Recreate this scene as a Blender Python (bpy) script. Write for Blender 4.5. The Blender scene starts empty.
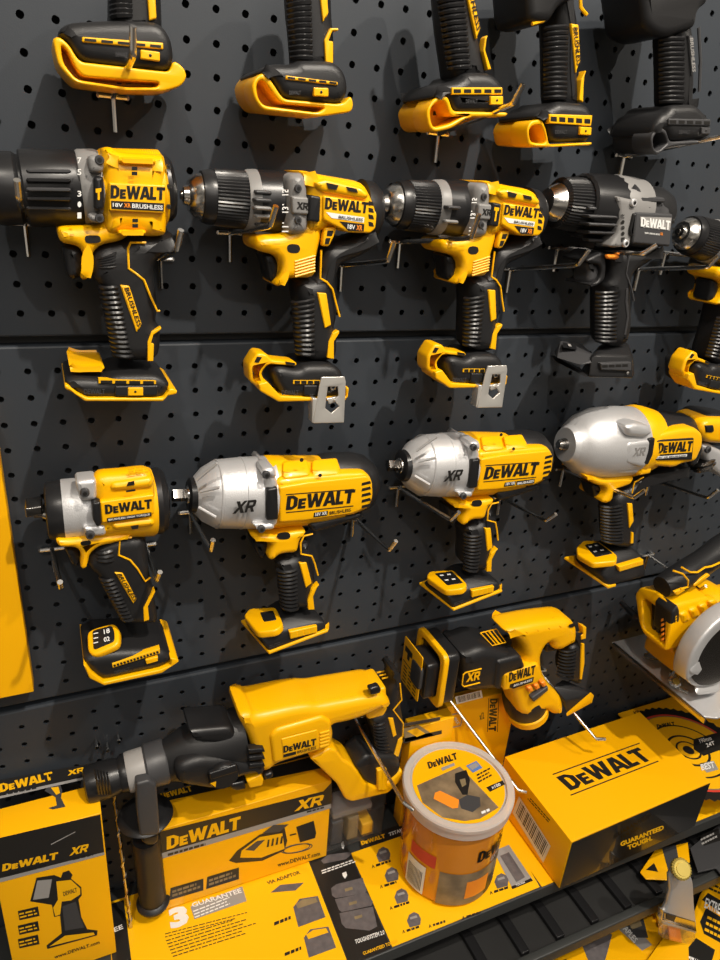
import bpy, bmesh, math, random
from mathutils import Vector, Matrix
from mathutils.geometry import tessellate_polygon
random.seed(7)
SC = bpy.context.scene; COL = SC.collection
# ------------------------------------------------------------------ camera model (millimetres, wall = plane Y 0, viewer at -Y)
FOC = 685.044
RC = Matrix(((0.9148178684496349, -0.3976993074714981, 0.07031022971025407), (-0.09842597696973283, -0.3883883495824174, -0.916224217626969), (0.3916894109147853, 0.8312579327412402, -0.39444854497372883)))
CAM = Vector((-2.303, -673.918, -100.914))
Z0 = 1.60
RT = RC.transposed()
def ray(x, y): return RT @ Vector(((x-360)/FOC, (y-480)/FOC, 1))
def at(x, y, d):
    r = ray(x, y); return CAM + r*((-d-CAM.y)/r.y)
def atz(x, y, z):
    r = ray(x, y); return CAM + r*((z-CAM.z)/r.z)
def atx(x, y, X):
    r = ray(x, y); return CAM + r*((X-CAM.x)/r.x)
CR = {'A':(0,0,3),'B':(180,0,3),'C':(360,0,3),'D':(500,0,3.2727),'E':(0,200,3),'F':(180,200,3),'G':(360,200,3),'H':(500,200,3.2727),
'I':(0,440,3),'J':(180,430,3),'K':(360,400,3),'L':(500,380,3.2727),'M':(60,650,3),'N':(220,650,3),'O':(380,590,3),'P':(520,540,3.6),
'Q':(0,740,3.2727),'R':(140,760,3.6),'S':(300,760,3.6),'T':(380,720,4),'U':(480,680,3),'V':(520,780,3.6),'W':(380,860,4),'X':(600,660,6),
'Y':(600,540,5.333),'Z':(0,700,3.692),'a':(600,180,6),'b':(620,320,5.333),'c':(400,640,6),'d':(600,860,6),'e':(480,840,6),'0':(0,0,1)}
def px(c, p):
    o = CR[c]; return (o[0]+p[0]/o[2], o[1]+p[1]/o[2])
class Pl:                                   # a plane in the place: maps a traced point to its 3-D position
    def __init__(s, f, n): s.f = f; s.n = Vector(n)
    def __call__(s, c, p): x, y = px(c, p); return s.f(x, y)
def V(d): return Pl(lambda x, y: at(x, y, d), (0, -1, 0))
def HZ(z): return Pl(lambda x, y: atz(x, y, z), (0, 0, 1))
def SX(X): return Pl(lambda x, y: atx(x, y, X), (-1, 0, 0))
# ------------------------------------------------------------------ materials
def mat(name, col, rough=.5, metal=0, bump=0, bscale=200, var=0, vscale=20, trans=0, alpha=1, coat=0, ior=1.45, spec=.5, col2=None):
    m = bpy.data.materials.new(name); m.use_nodes = True; nt = m.node_tree; b = nt.nodes['Principled BSDF']
    b.inputs['Base Color'].default_value = (*col, 1); b.inputs['Roughness'].default_value = rough; b.inputs['Metallic'].default_value = metal
    b.inputs['Transmission Weight'].default_value = trans; b.inputs['Alpha'].default_value = alpha; b.inputs['Coat Weight'].default_value = coat
    b.inputs['IOR'].default_value = ior; b.inputs['Specular IOR Level'].default_value = spec
    tc = nt.nodes.new('ShaderNodeTexCoord')
    if True:
        n = nt.nodes.new('ShaderNodeTexNoise'); n.inputs['Scale'].default_value = vscale; n.inputs['Detail'].default_value = 4
        nt.links.new(tc.outputs['Object'], n.inputs['Vector'])
        mx = nt.nodes.new('ShaderNodeMix'); mx.data_type = 'RGBA'
        c2 = col2 or tuple(max(0, c*(1-max(var, .04))) for c in col)
        mx.inputs[6].default_value = (*col, 1); mx.inputs[7].default_value = (*c2, 1)
        nt.links.new(n.outputs['Fac'], mx.inputs[0]); nt.links.new(mx.outputs[2], b.inputs['Base Color'])
    if bump:
        n2 = nt.nodes.new('ShaderNodeTexNoise'); n2.inputs['Scale'].default_value = bscale; n2.inputs['Detail'].default_value = 3
        nt.links.new(tc.outputs['Object'], n2.inputs['Vector'])
        bp = nt.nodes.new('ShaderNodeBump'); bp.inputs['Strength'].default_value = bump; bp.inputs['Distance'].default_value = .0006
        nt.links.new(n2.outputs['Fac'], bp.inputs['Height']); nt.links.new(bp.outputs[0], b.inputs['Normal'])
    return m
M = {
 'yel': mat('yellow_plastic', (.95,.475,.0), .34, bump=.05, bscale=500, coat=.1),
 'dyel': mat('yellow_print', (.88,.46,.0), .5),
 'blk': mat('black_rubber', (.013,.013,.014), .42, bump=.25, bscale=1500),
 'pla': mat('black_plastic', (.012,.012,.013), .32, bump=.06, bscale=600),
 'gry': mat('dark_grey_plastic', (.05,.05,.053), .42, bump=.1, bscale=900),
 'gp': mat('grey_plastic', (.22,.215,.21), .42, bump=.1, bscale=900),
 'sil': mat('cast_aluminium', (.66,.66,.67), .4, metal=.5, bump=.4, bscale=900, var=.15),
 'ste': mat('brushed_steel', (.62,.6,.57), .22, metal=1, bump=.05, bscale=400),
 'dst': mat('dark_steel', (.2,.19,.18), .25, metal=1),
 'chr': mat('chrome_wire', (.85,.83,.80), .2, metal=1),
 'wal': mat('powder_coated_steel', (.033,.040,.050), .52, bump=.12, bscale=1200, var=.12, vscale=6),
 'bak': mat('backboard_grey', (.10,.10,.10), .8, col2=(.03,.03,.03), vscale=9),
 'pap': mat('yellow_card', (.96,.47,.0), .4, var=.06, vscale=8),
 'lef': mat('yellow_leaflet', (.97,.51,.0), .42, var=.04, vscale=8),
 'pbk': mat('black_print', (.014,.013,.012), .38),
 'pgy': mat('grey_print', (.30,.29,.28), .45),
 'wht': mat('white_print', (.8,.8,.78), .45),
 'tan': mat('tan_print', (.35,.27,.14), .5, col2=(.12,.09,.05), vscale=60),
 'pho': mat('photo_print', (.42,.30,.17), .3, col2=(.008,.008,.01), vscale=45),
 'case': mat('grey_case_print', (.17,.15,.15), .5, col2=(.06,.055,.06), vscale=120),
 'org': mat('orange_plastic', (.95,.28,.02), .4),
 'red': mat('red_print', (.6,.05,.03), .5),
 'amb': mat('amber_tub_print', (.72,.25,.012), .16, coat=.6, var=.1, vscale=30),
 'lid': mat('frosted_clear_plastic', (.82,.80,.76), .28, trans=.35, alpha=.8),
 'clr': mat('clear_plastic', (.85,.82,.78), .08, trans=.9, alpha=.3),
 'she': mat('shelf_black', (.035,.037,.036), .42, bump=.08, bscale=700),
 'tray': mat('tray_black', (.03,.03,.03), .35, var=.3, vscale=14),
 'flo': mat('floor_grey', (.12,.11,.10), .5, var=.2, vscale=4),
 'blu': mat('blue_print', (.1,.2,.5), .5),
 'gbk': mat('glossy_black_print', (.008,.008,.008), .2, coat=.5),
 'clip': mat('bright_clip_steel', (.8,.78,.74), .3, metal=.7),
 'gld': mat('gold_foil', (.65,.5,.12), .3, metal=.6),
}
# ------------------------------------------------------------------ mesh builder
XF = [None]
def W(p):
    p = Vector(p)
    if XF[0]: p = XF[0] @ p
    return p
def inset_poly(P, b):
    n = len(P); out = []
    for i in range(n):
        a, c, e = P[i-1], P[i], P[(i+1) % n]
        d1 = (c-a); d2 = (e-c)
        if d1.length < 1e-9 or d2.length < 1e-9: out.append(c.copy()); continue
        d1.normalize(); d2.normalize()
        n1 = Vector((-d1.y, d1.x)); n2 = Vector((-d2.y, d2.x))
        k = max(1+n1.dot(n2), .35)
        out.append(c + (n1+n2)*(b/k))
    return out
def area(P): return sum(P[i-1].x*P[i].y-P[i].x*P[i-1].y for i in range(len(P)))/2
def roundc(P, r):
    if r <= 0: return P
    n = len(P); out = []
    for i in range(n):
        a, c, e = P[i-1], P[i], P[(i+1) % n]
        l1 = (a-c).length; l2 = (e-c).length
        if l1 < 1e-6 or l2 < 1e-6: continue
        r1 = min(r, l1*.45); r2 = min(r, l2*.45)
        p1 = c+(a-c)*(r1/l1); p2 = c+(e-c)*(r2/l2)
        for t in (0, .33, .67, 1): out.append(p1*(1-t)**2+c*2*t*(1-t)+p2*t*t)
    return out
class MB:
    def __init__(s, m): s.v = []; s.f = []; s.m = []; s.mats = [m]; s.def_m = m
    def mi(s, m):
        m = m or s.def_m
        if m not in s.mats: s.mats.append(m)
        return s.mats.index(m)
    def raw(s, vs, fs, m=None, xf=True):
        b = len(s.v); k = s.mi(m)
        s.v += [W(p) if xf else Vector(p) for p in vs]
        for f in fs: s.f.append([b+i for i in f]); s.m.append(k)
    def prism(s, pts3, n, T, bev=0, m=None, holes=(), rc=None, seg=3, lift=0):
        """polygon pts3 (3-D, planar, front face), thickness T going against the normal n, rounded edges"""
        n = Vector(n).normalized(); o = pts3[0]+n*lift
        u = Vector((1,0,0)) if abs(n.x) < .8 else Vector((0,1,0))
        u = (u-n*u.dot(n)).normalized(); w = n.cross(u)
        def to2(P): return [Vector(((p-pts3[0]).dot(u), (p-pts3[0]).dot(w))) for p in P]
        L = [to2(pts3)]+[to2(h) for h in holes]
        if rc is None: rc = bev
        for i in range(len(L)):
            ar = area(L[i])
            if (ar < 0) == (i == 0): L[i].reverse()
            L[i] = roundc(L[i], rc)
        vs = []; fs = []
        def P3(q, z): return o+u*q.x+w*q.y+n*z
        bev = min(bev, T*.49)
        if T <= 0: steps = [(0, 0)]
        elif bev > 0:
            steps = [(bev*(1-math.sin(k/seg*math.pi/2)), -bev*(1-math.cos(k/seg*math.pi/2))) for k in range(seg+1)]
            steps += [(a, -T-z) for a, z in reversed(steps)]
        else: steps = [(0, 0), (0, -T)]
        capf = []; capb = []
        for P in L:
            N = len(P); base = len(vs)
            for a, z in steps:
                Q = inset_poly(P, a) if a > 1e-6 else P
                vs += [P3(q, z) for q in Q]
            for k in range(len(steps)-1):
                for i in range(N):
                    j = (i+1) % N; A = base+k*N; B = A+N
                    fs.append((A+i, A+j, B+j, B+i))
            capf += list(range(base, base+N)); lb = base+(len(steps)-1)*N; capb += list(range(lb, lb+N))
        off = 0; polys = []
        for P in L:
            polys.append([Vector((*(inset_poly(P, steps[0][0])[i] if steps[0][0] > 1e-6 else P[i]), 0)) for i in range(len(P))])
        tri = tessellate_polygon(polys)
        for t in tri:
            fs.append(tuple(capf[i] for i in t))
            if T > 0: fs.append(tuple(capb[i] for i in reversed(t)))
        s.raw(vs, fs, m)
    def pr(s, c, pts, d0, d1, bev=2, m=None, holes=(), rc=None, ref=None, sil=None):
        """outline traced on the plane d1 (or ref) and running back to d0"""
        if sil is not None:
            ds = d0+bev if sil is True else sil                # far edges of the outline are seen at the back of the solid
            q = [px(c, p) for p in pts]; xs = [a[0] for a in q]; ys = [a[1] for a in q]
            x0, x1, y0, y1 = min(xs), max(xs), min(ys), max(ys)
            def mp(x, y):
                tx = max(0, min(1, (x-x0)/(x1-x0)/.6)); ty = max(0, min(1, (y-y0)/(y1-y0)/.7))
                if (y0+y1)/2 < 160: ty = 1
                a = at(x, y, ds); b = at(x, y, d1)
                return Vector((a.x*(1-tx)+b.x*tx, -d1, a.z*(1-ty)+b.z*ty))
            s.prism([mp(*a) for a in q], (0,-1,0), d1-d0, bev, m, [[mp(*px(c, p)) for p in h] for h in holes], rc); return
        pl = V(ref if ref is not None else d1)
        P = [pl(c, p) for p in pts]; H = [[pl(c, p) for p in h] for h in holes]
        if ref is not None:
            for q in P: q.y = -d1
            for h in H:
                for q in h: q.y = -d1
        s.prism(P, (0,-1,0), d1-d0, bev, m, H, rc)
    def flat(s, pl, c, pts, m=None, lift=.35, rc=0, T=0, holes=()):
        s.prism([pl(c, p) for p in pts], pl.n, T, 0, m, [[pl(c, p) for p in h] for h in holes], rc, lift=lift+T)
    def lathe(s, p0, p1, prof, m=None, n=36, knurl=0, cap=True, sy=1):
        p0 = Vector(p0); ax = (Vector(p1)-p0).normalized()
        u = ax.cross(Vector((0,1,0)))
        if u.length < .1: u = ax.cross(Vector((1,0,0)))
        u.normalize(); w = ax.cross(u); vs = []; fs = []
        for t, r in prof:
            for i in range(n):
                a = 2*math.pi*i/n; rr = r+(knurl if i % 2 else 0)
                vs.append(p0+ax*t+u*math.cos(a)*rr+w*math.sin(a)*rr*sy)
        for k in range(len(prof)-1):
            for i in range(n):
                j = (i+1) % n; fs.append((k*n+i, k*n+j, k*n+n+j, k*n+n+i))
        if cap: fs.append(tuple(range(n))[::-1]); fs.append(tuple((len(prof)-1)*n+i for i in range(n)))
        s.raw(vs, fs, m)
    def tube(s, pts, r, m=None, n=8, flatn=None):
        pts = [Vector(p) for p in pts]; vs = []; fs = []; u = None
        for k, p in enumerate(pts):
            if k == 0: t = pts[1]-p
            elif k == len(pts)-1: t = p-pts[k-1]
            else: t = (pts[k+1]-p).normalized()+(p-pts[k-1]).normalized()
            t.normalize()
            if u is None:
                u = t.cross(Vector((0,0,1)))
                if u.length < .1: u = t.cross(Vector((0,1,0)))
            u = (u-t*u.dot(t)).normalized(); w = t.cross(u)
            rr = r[k] if isinstance(r, (list, tuple)) else r
            for i in range(n):
                a = 2*math.pi*i/n; vs.append(p+u*math.cos(a)*rr+w*math.sin(a)*rr)
        for k in range(len(pts)-1):
            for i in range(n):
                j = (i+1) % n; fs.append((k*n+i, k*n+j, k*n+n+j, k*n+n+i))
        fs.append(tuple(range(n))[::-1]); fs.append(tuple((len(pts)-1)*n+i for i in range(n)))
        s.raw(vs, fs, m)
    def line(s, c, pts, d, r=.9, m=None): s.tube([V(d)(c, p) for p in pts], r, m, 6)
    def ribs(s, c, tl, tr, bl, br, n, d, r=1.5, m=None, back=9):
        TL, TR, BL, BR = [V(d)(c, p) for p in (tl, tr, bl, br)]
        for i in range(n):
            t = (i+.5)/n; a = TL.lerp(BL, t); b = TR.lerp(BR, t); e = (b-a)
            y = Vector((0,1,0))
            s.tube([a+y*back, a+e*.06+y*back*.45, a+e*.22+y*.8, a+e*.5-y*.4, a+e*.78+y*.8, a+e*.94+y*back*.45, b+y*back], r, m, 6)
    def box(s, a, b, m=None, bev=0):
        x0, y0, z0 = a; x1, y1, z1 = b
        P = [Vector((x0,y0,z0)), Vector((x1,y0,z0)), Vector((x1,y0,z1)), Vector((x0,y0,z1))]
        s.prism(P, (0,-1,0), y1-y0, bev, m)
    def hull(s, pts, bev=3, m=None, seg=3):
        """rounded convex solid through placed corners"""
        bm = bmesh.new(); vv = [bm.verts.new(p) for p in pts]; bmesh.ops.convex_hull(bm, input=vv)
        bmesh.ops.delete(bm, geom=[v for v in bm.verts if not v.link_faces], context='VERTS')
        bmesh.ops.dissolve_limit(bm, angle_limit=.06, verts=bm.verts, edges=bm.edges)
        if bev > 0: bmesh.ops.bevel(bm, geom=list(bm.edges), offset=bev, segments=seg, profile=.5, affect='EDGES', clamp_overlap=True)
        bm.verts.index_update(); s.raw([v.co.copy() for v in bm.verts], [tuple(v.index for v in f.verts) for f in bm.faces], m); bm.free()
    def hp(s, c, pts, bev=3, m=None, extra=()):
        s.hull([at(*px(c, p[:2]), p[2]) for p in pts]+list(extra), bev, m)
    def bolt(s, c, p, d, r=3, h=2, m=None, hexhole=True):
        q = V(d)(c, p); s.lathe(q+Vector((0,h*.2,0)), q-Vector((0,h,0)), [(0,r),(h*.9,r),(h*1.2,r*.8)], m or M['dst'], 14)
        if hexhole: s.lathe(q-Vector((0,h,0)), q-Vector((0,h+1,0)), [(0,r*.5),(.3,r*.5)], M['pbk'], 6)
    def glyphs(s, word, BL, BR, TL, n, m=None, lift=.4, T=.3):
        """heavy block capitals drawn as polygons on the parallelogram BL BR TL"""
        G = {'D':([(0,0),(.42,0),(.72,.22),(.72,.78),(.42,1),(0,1)],[[(.26,.2),(.38,.2),(.47,.3),(.47,.7),(.38,.8),(.26,.8)]],.78),
             'e':([(0,0),(.5,0),(.5,.18),(.23,.18),(.23,.29),(.46,.29),(.46,.44),(.23,.44),(.23,.55),(.5,.55),(.5,.72),(0,.72)],[],.54),
             'W':([(.2,0),(.45,0),(.58,.5),(.7,0),(.95,0),(1.18,1),(.92,1),(.8,.42),(.68,1),(.48,1),(.36,.42),(.25,1),(0,1)],[],1.14),
             'A':([(0,0),(.26,0),(.31,.18),(.57,.18),(.62,0),(.88,0),(.6,1),(.28,1)],[[(.36,.36),(.51,.36),(.435,.7)]],.86),
             'L':([(0,0),(.55,0),(.55,.22),(.25,.22),(.25,1),(0,1)],[],.56),
             'T':([(.24,0),(.49,0),(.49,.78),(.73,.78),(.73,1),(0,1),(0,.78),(.24,.78)],[],.73),
             'X':([(0,0),(.32,0),(.56,.32),(.76,0),(1.1,0),(.74,.52),(1.12,1),(.8,1),(.58,.7),(.4,1),(.06,1),(.4,.5)],[],1.14),
             'R':([(0,0),(.24,0),(.24,.34),(.42,.34),(.64,0),(.92,0),(.68,.38),(.86,.48),(.86,.9),(.74,1),(0,1)],[[(.24,.56),(.6,.56),(.6,.8),(.24,.8)]],.92)}
        x = 0; tot = sum(G[g][2] for g in word)
        ex = BR-BL; ey = TL-BL
        for g in word:
            P, H, a = G[g]
            f = lambda q: BL+ex*((x+q[0])/tot)+ey*q[1]
            s.prism([f(q) for q in P], n, T, 0, m, [[f(q) for q in h] for h in H], 0, lift=lift)
            x += a
    def logo(s, pl, c, bl, br, tl, m=None, lift=.5, word='DeWALT'):
        s.glyphs(word, pl(c, bl), pl(c, br), pl(c, tl), pl.n, m, lift)
    def text(s, txt, pl, c, bl, br, tl, m=None, lift=.45, bold=.02):
        vs, fs = textmesh(txt, bold)
        B = pl(c, bl); ex = pl(c, br)-B; ey = pl(c, tl)-B
        s.raw([B+ex*x+ey*y+pl.n*lift for x, y in vs], fs, m)
    def bars(s, pl, c, bl, br, tl, nrow, m=None, lift=.4, seed=0, fill=.45):
        """tiny unreadable lines of print as rows of short dashes"""
        R = random.Random(seed); B = pl(c, bl); ex = pl(c, br)-B; ey = pl(c, tl)-B; L = ex.length
        for k in range(nrow):
            x = 0; y0 = (k+.2)/nrow; y1 = y0+fill/nrow; end = R.uniform(.75, 1)
            while x < end:
                w = min(R.uniform(2.5, 8)/L, end-x)
                s.raw([B+ex*x+ey*y0+pl.n*lift, B+ex*(x+w)+ey*y0+pl.n*lift, B+ex*(x+w)+ey*y1+pl.n*lift, B+ex*x+ey*y1+pl.n*lift], [(0,1,2,3)], m)
                x += w+1.3/L
    def barcode(s, pl, c, bl, br, tl, nb=22, seed=1, m=None):
        R = random.Random(seed); B = pl(c, bl); ex = pl(c, br)-B; ey = pl(c, tl)-B; n = pl.n
        s.raw([B+n*.4, B+ex+n*.4, B+ex+ey+n*.4, B+ey+n*.4], [(0,1,2,3)], M['wht'])
        for k in range(nb):
            x0 = .06+.88*k/nb; w = R.uniform(.25, .75)*.88/nb
            s.raw([B+ex*x0+ey*.18+n*.6, B+ex*(x0+w)+ey*.18+n*.6, B+ex*(x0+w)+ey*.92+n*.6, B+ex*x0+ey*.92+n*.6], [(0,1,2,3)], M['pbk'])
TM = {}
def textmesh(txt, bold):
    k = (txt, bold)
    if k in TM: return TM[k]
    cu = bpy.data.curves.new('t', 'FONT'); cu.body = txt; cu.resolution_u = 2; cu.offset = bold
    o = bpy.data.objects.new('t', cu); me = o.to_mesh()
    vs = [v.co.copy() for v in me.vertices]; fs = [tuple(p.vertices) for p in me.polygons]
    o.to_mesh_clear(); bpy.data.objects.remove(o); bpy.data.curves.remove(cu)
    x0 = min(v.x for v in vs); x1 = max(v.x for v in vs); y0 = min(v.y for v in vs); y1 = max(v.y for v in vs)
    TM[k] = ([((v.x-x0)/(x1-x0), (v.y-y0)/(y1-y0)) for v in vs], fs); return TM[k]
def mk_mesh(name, mb, origin):
    me = bpy.data.meshes.new(name)
    me.from_pydata([tuple((p-origin)*.001) for p in mb.v], [], mb.f)
    for m in mb.mats: me.materials.append(m)
    me.polygons.foreach_set('material_index', mb.m)
    bm = bmesh.new(); bm.from_mesh(me)
    bmesh.ops.recalc_face_normals(bm, faces=bm.faces)
    for e in bm.edges:
        if len(e.link_faces) != 2 or e.calc_face_angle(0) > .6: e.smooth = False
    for f in bm.faces: f.smooth = True
    bm.to_mesh(me); bm.free(); me.update()
    return me
class Thing:
    def __init__(s, name, label, cat, group=None, kind=None): s.name = name; s.label = label; s.cat = cat; s.group = group; s.kind = kind; s.parts = []
    def part(s, name, m=None, parent=None, label=None):
        mb = MB(M[m] if isinstance(m, str) else m); s.parts.append([name, mb, parent, label]); return mb
    def finish(s, top=False):
        pts = [p for q in s.parts for p in q[1].v]
        lo = Vector([min(p[i] for p in pts) for i in range(3)]); hi = Vector([max(p[i] for p in pts) for i in range(3)])
        org = Vector(((lo.x+hi.x)/2, (lo.y+hi.y)/2, lo.z)); loc = (org.x*.001, org.y*.001, Z0+org.z*.001)
        if len(s.parts) == 1: root = bpy.data.objects.new(s.name, mk_mesh(s.name, s.parts[0][1], org))
        else: root = bpy.data.objects.new(s.name, None); root.empty_display_size = .02
        COL.objects.link(root); root.location = loc
        root['label'] = s.label; root['category'] = s.cat
        if s.group: root['group'] = s.group
        if s.kind: root['kind'] = s.kind
        s.root = root
        if len(s.parts) > 1:
            mp = {}
            for name, mb, par, lab in s.parts:
                if not mb.v: continue
                o = bpy.data.objects.new(name, mk_mesh(name, mb, org)); COL.objects.link(o)
                o.parent = mp[id(par)] if par else root; mp[id(mb)] = o
                if lab: o['label'] = lab
        return root
def structure(name, mb, label=None):
    pts = mb.v; org = Vector([(min(p[i] for p in pts)+max(p[i] for p in pts))/2 for i in range(3)])
    o = bpy.data.objects.new(name, mk_mesh(name, mb, org)); COL.objects.link(o)
    o.location = (org.x*.001, org.y*.001, Z0+org.z*.001); o['kind'] = 'structure'
    if label: o['label'] = label
    return o
def rigid(d, *pairs):
    """rigid move in planes parallel to the wall taking traced points a to traced points b"""
    A = [V(p[4] if len(p) > 4 else d)('0', (p[0], p[1])) for p in pairs]; B = [V(p[4] if len(p) > 4 else d)('0', (p[2], p[3])) for p in pairs]
    ca = sum(A, Vector())/len(A); cb = sum(B, Vector())/len(B)
    va = A[1]-A[0]; vb = B[1]-B[0]
    ang = math.atan2(vb.z, vb.x)-math.atan2(va.z, va.x)
    return Matrix.Translation(cb) @ Matrix.Rotation(-ang, 4, 'Y') @ Matrix.Translation(-ca)
def lth(mb, c, A, B, d, prof, m=None, n=36, knurl=0, sy=1, fr=.7):
    a = V(d)(c, A); b = V(d)(c, B); L = (b-a).length; out = []
    for x, r in prof:
        t = (x-A[0])/(B[0]-A[0]); p = (A[0]+(B[0]-A[0])*t, A[1]+(B[1]-A[1])*t)
        Q = V(d)(c, p); k = (RC[2][0]*(Q-CAM).x+RC[2][1]*(Q-CAM).y+RC[2][2]*(Q-CAM).z)/FOC/CR[c][2]
        f = Q-(Q-CAM).normalized()*(fr*r*k)      # a ring's near side is what the photo shows
        out.append(((f.x-a.x)/(b.x-a.x)*L, r*k))
    for i in range(1, len(out)):
        if out[i][0] < out[i-1][0]+.1: out[i] = (out[i-1][0]+.1, out[i][1])
    mb.lathe(a, b, out, m, n, knurl, sy=sy)
C52 = 52
# ------------------------------------------------------------------ the room shell
def pegboard():
    p = 25.0; r = 3.1; n = 12
    def panel(name, rows, ztop, zbot, zr0, label):
        mb = MB(M['wal']); i0, i1 = -16, 58; ch = [(-12.5, 12.5)]
        sq = []
        for k in range(n):
            a = 2*math.pi*(k+.5)/n; cx, cy = math.cos(a), math.sin(a); s = 12.5/max(abs(cx), abs(cy)); sq.append((cx*s, cy*s))
        # corner-true square ring: 12 rim points + 12 border points incl. the corners
        B = [(12.5,0),(12.5,6),(12.5,12.5),(0,12.5),(-6,12.5),(-12.5,12.5),(-12.5,0),(-12.5,-6),(-12.5,-12.5),(0,-12.5),(6,-12.5),(12.5,-12.5)]
        for i in range(i0, i1):
            for j in range(rows):
                cx = i*p; cz = zr0-j*p; vs = []; fs = []
                for k in range(n):
                    a = math.atan2(B[k][1], B[k][0])
                    vs.append((cx+r*math.cos(a), 0, cz+r*math.sin(a)))
                for q in B: vs.append((cx+q[0], 0, cz+q[1]))
                for k in range(n): vs.append((vs[k][0], 1.6, vs[k][2]))
                for k in range(n):
                    l = (k+1) % n; fs.append((k, l, n+l, n+k)); fs.append((k, 2*n+k, 2*n+l, l))
                mb.raw(vs, fs)
        xa = i0*p-12.5; xb = i1*p-12.5; za = zr0+12.5; zb = zr0-(rows-1)*p-12.5
        def q(z0, y0, z1, y1): mb.raw([(xa,y0,z0),(xb,y0,z0),(xb,y1,z1),(xa,y1,z1)], [(0,1,2,3)])
        if ztop > za: q(za,0,ztop-2,0); q(ztop-2,0,ztop-.6,.6); q(ztop-.6,.6,ztop,2); q(ztop,2,ztop,16)
        if zbot < zb: q(zb,0,zbot+2,0); q(zbot+2,0,zbot+.6,.6); q(zbot+.6,.6,zbot,2); q(zbot,2,zbot,16)
        structure(name, mb, label)
    panel('wall_upper', 15, 145.5, -245.5, 125, 'dark grey perforated steel wall panel, top one')
    panel('wall_middle', 15, -254, -646.0, -276.9, 'dark grey perforated steel wall panel, middle one')
    panel('wall_lower', 25, -654.5, -1420, -677.8, 'dark grey perforated steel wall panel, bottom one')
    b = MB(M['bak']); b.box((-412, 18, -1600), (1440, 22, 150)); structure('wall_back', b)
    f = MB(M['flo']); f.box((-2000, -3500, -1610), (3500, 30, -1600)); structure('floor', f)
pegboard()
t = MB(M['pap']); q = [at(0,422,20), at(33,690,20)]
t2 = Thing('yellow_board', 'tall plain yellow board on the wall at the left edge', 'board')
b = t2.part('board', 'pap')
b.box((-260, -22, -616), (-56, -1, -316), bev=1)
t2.finish()

# ------------------------------------------------------------------ drills of the second row
def grip_set(T, c, left, right, d, n, tl, tr, bl, br):
    g = T.part('ribbed_grip', 'blk'); g.ribs(c, tl, tr, bl, br, n, d); return g
def slots(mb, c, bl, br, tl, n, d, m, gap=.35, h=(0,1)):
    pl = V(d); B = pl(c, bl); ex = pl(c, br)-B; ey = pl(c, tl)-B
    for k in range(n):
        a = (k+gap/2)/n; e = (k+1-gap/2)/n
        mb.prism([B+ex*a+ey*h[0], B+ex*e+ey*h[0], B+ex*e+ey*h[1], B+ex*a+ey*h[1]], (0,-1,0), .6, 0, m, lift=.3)

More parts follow.
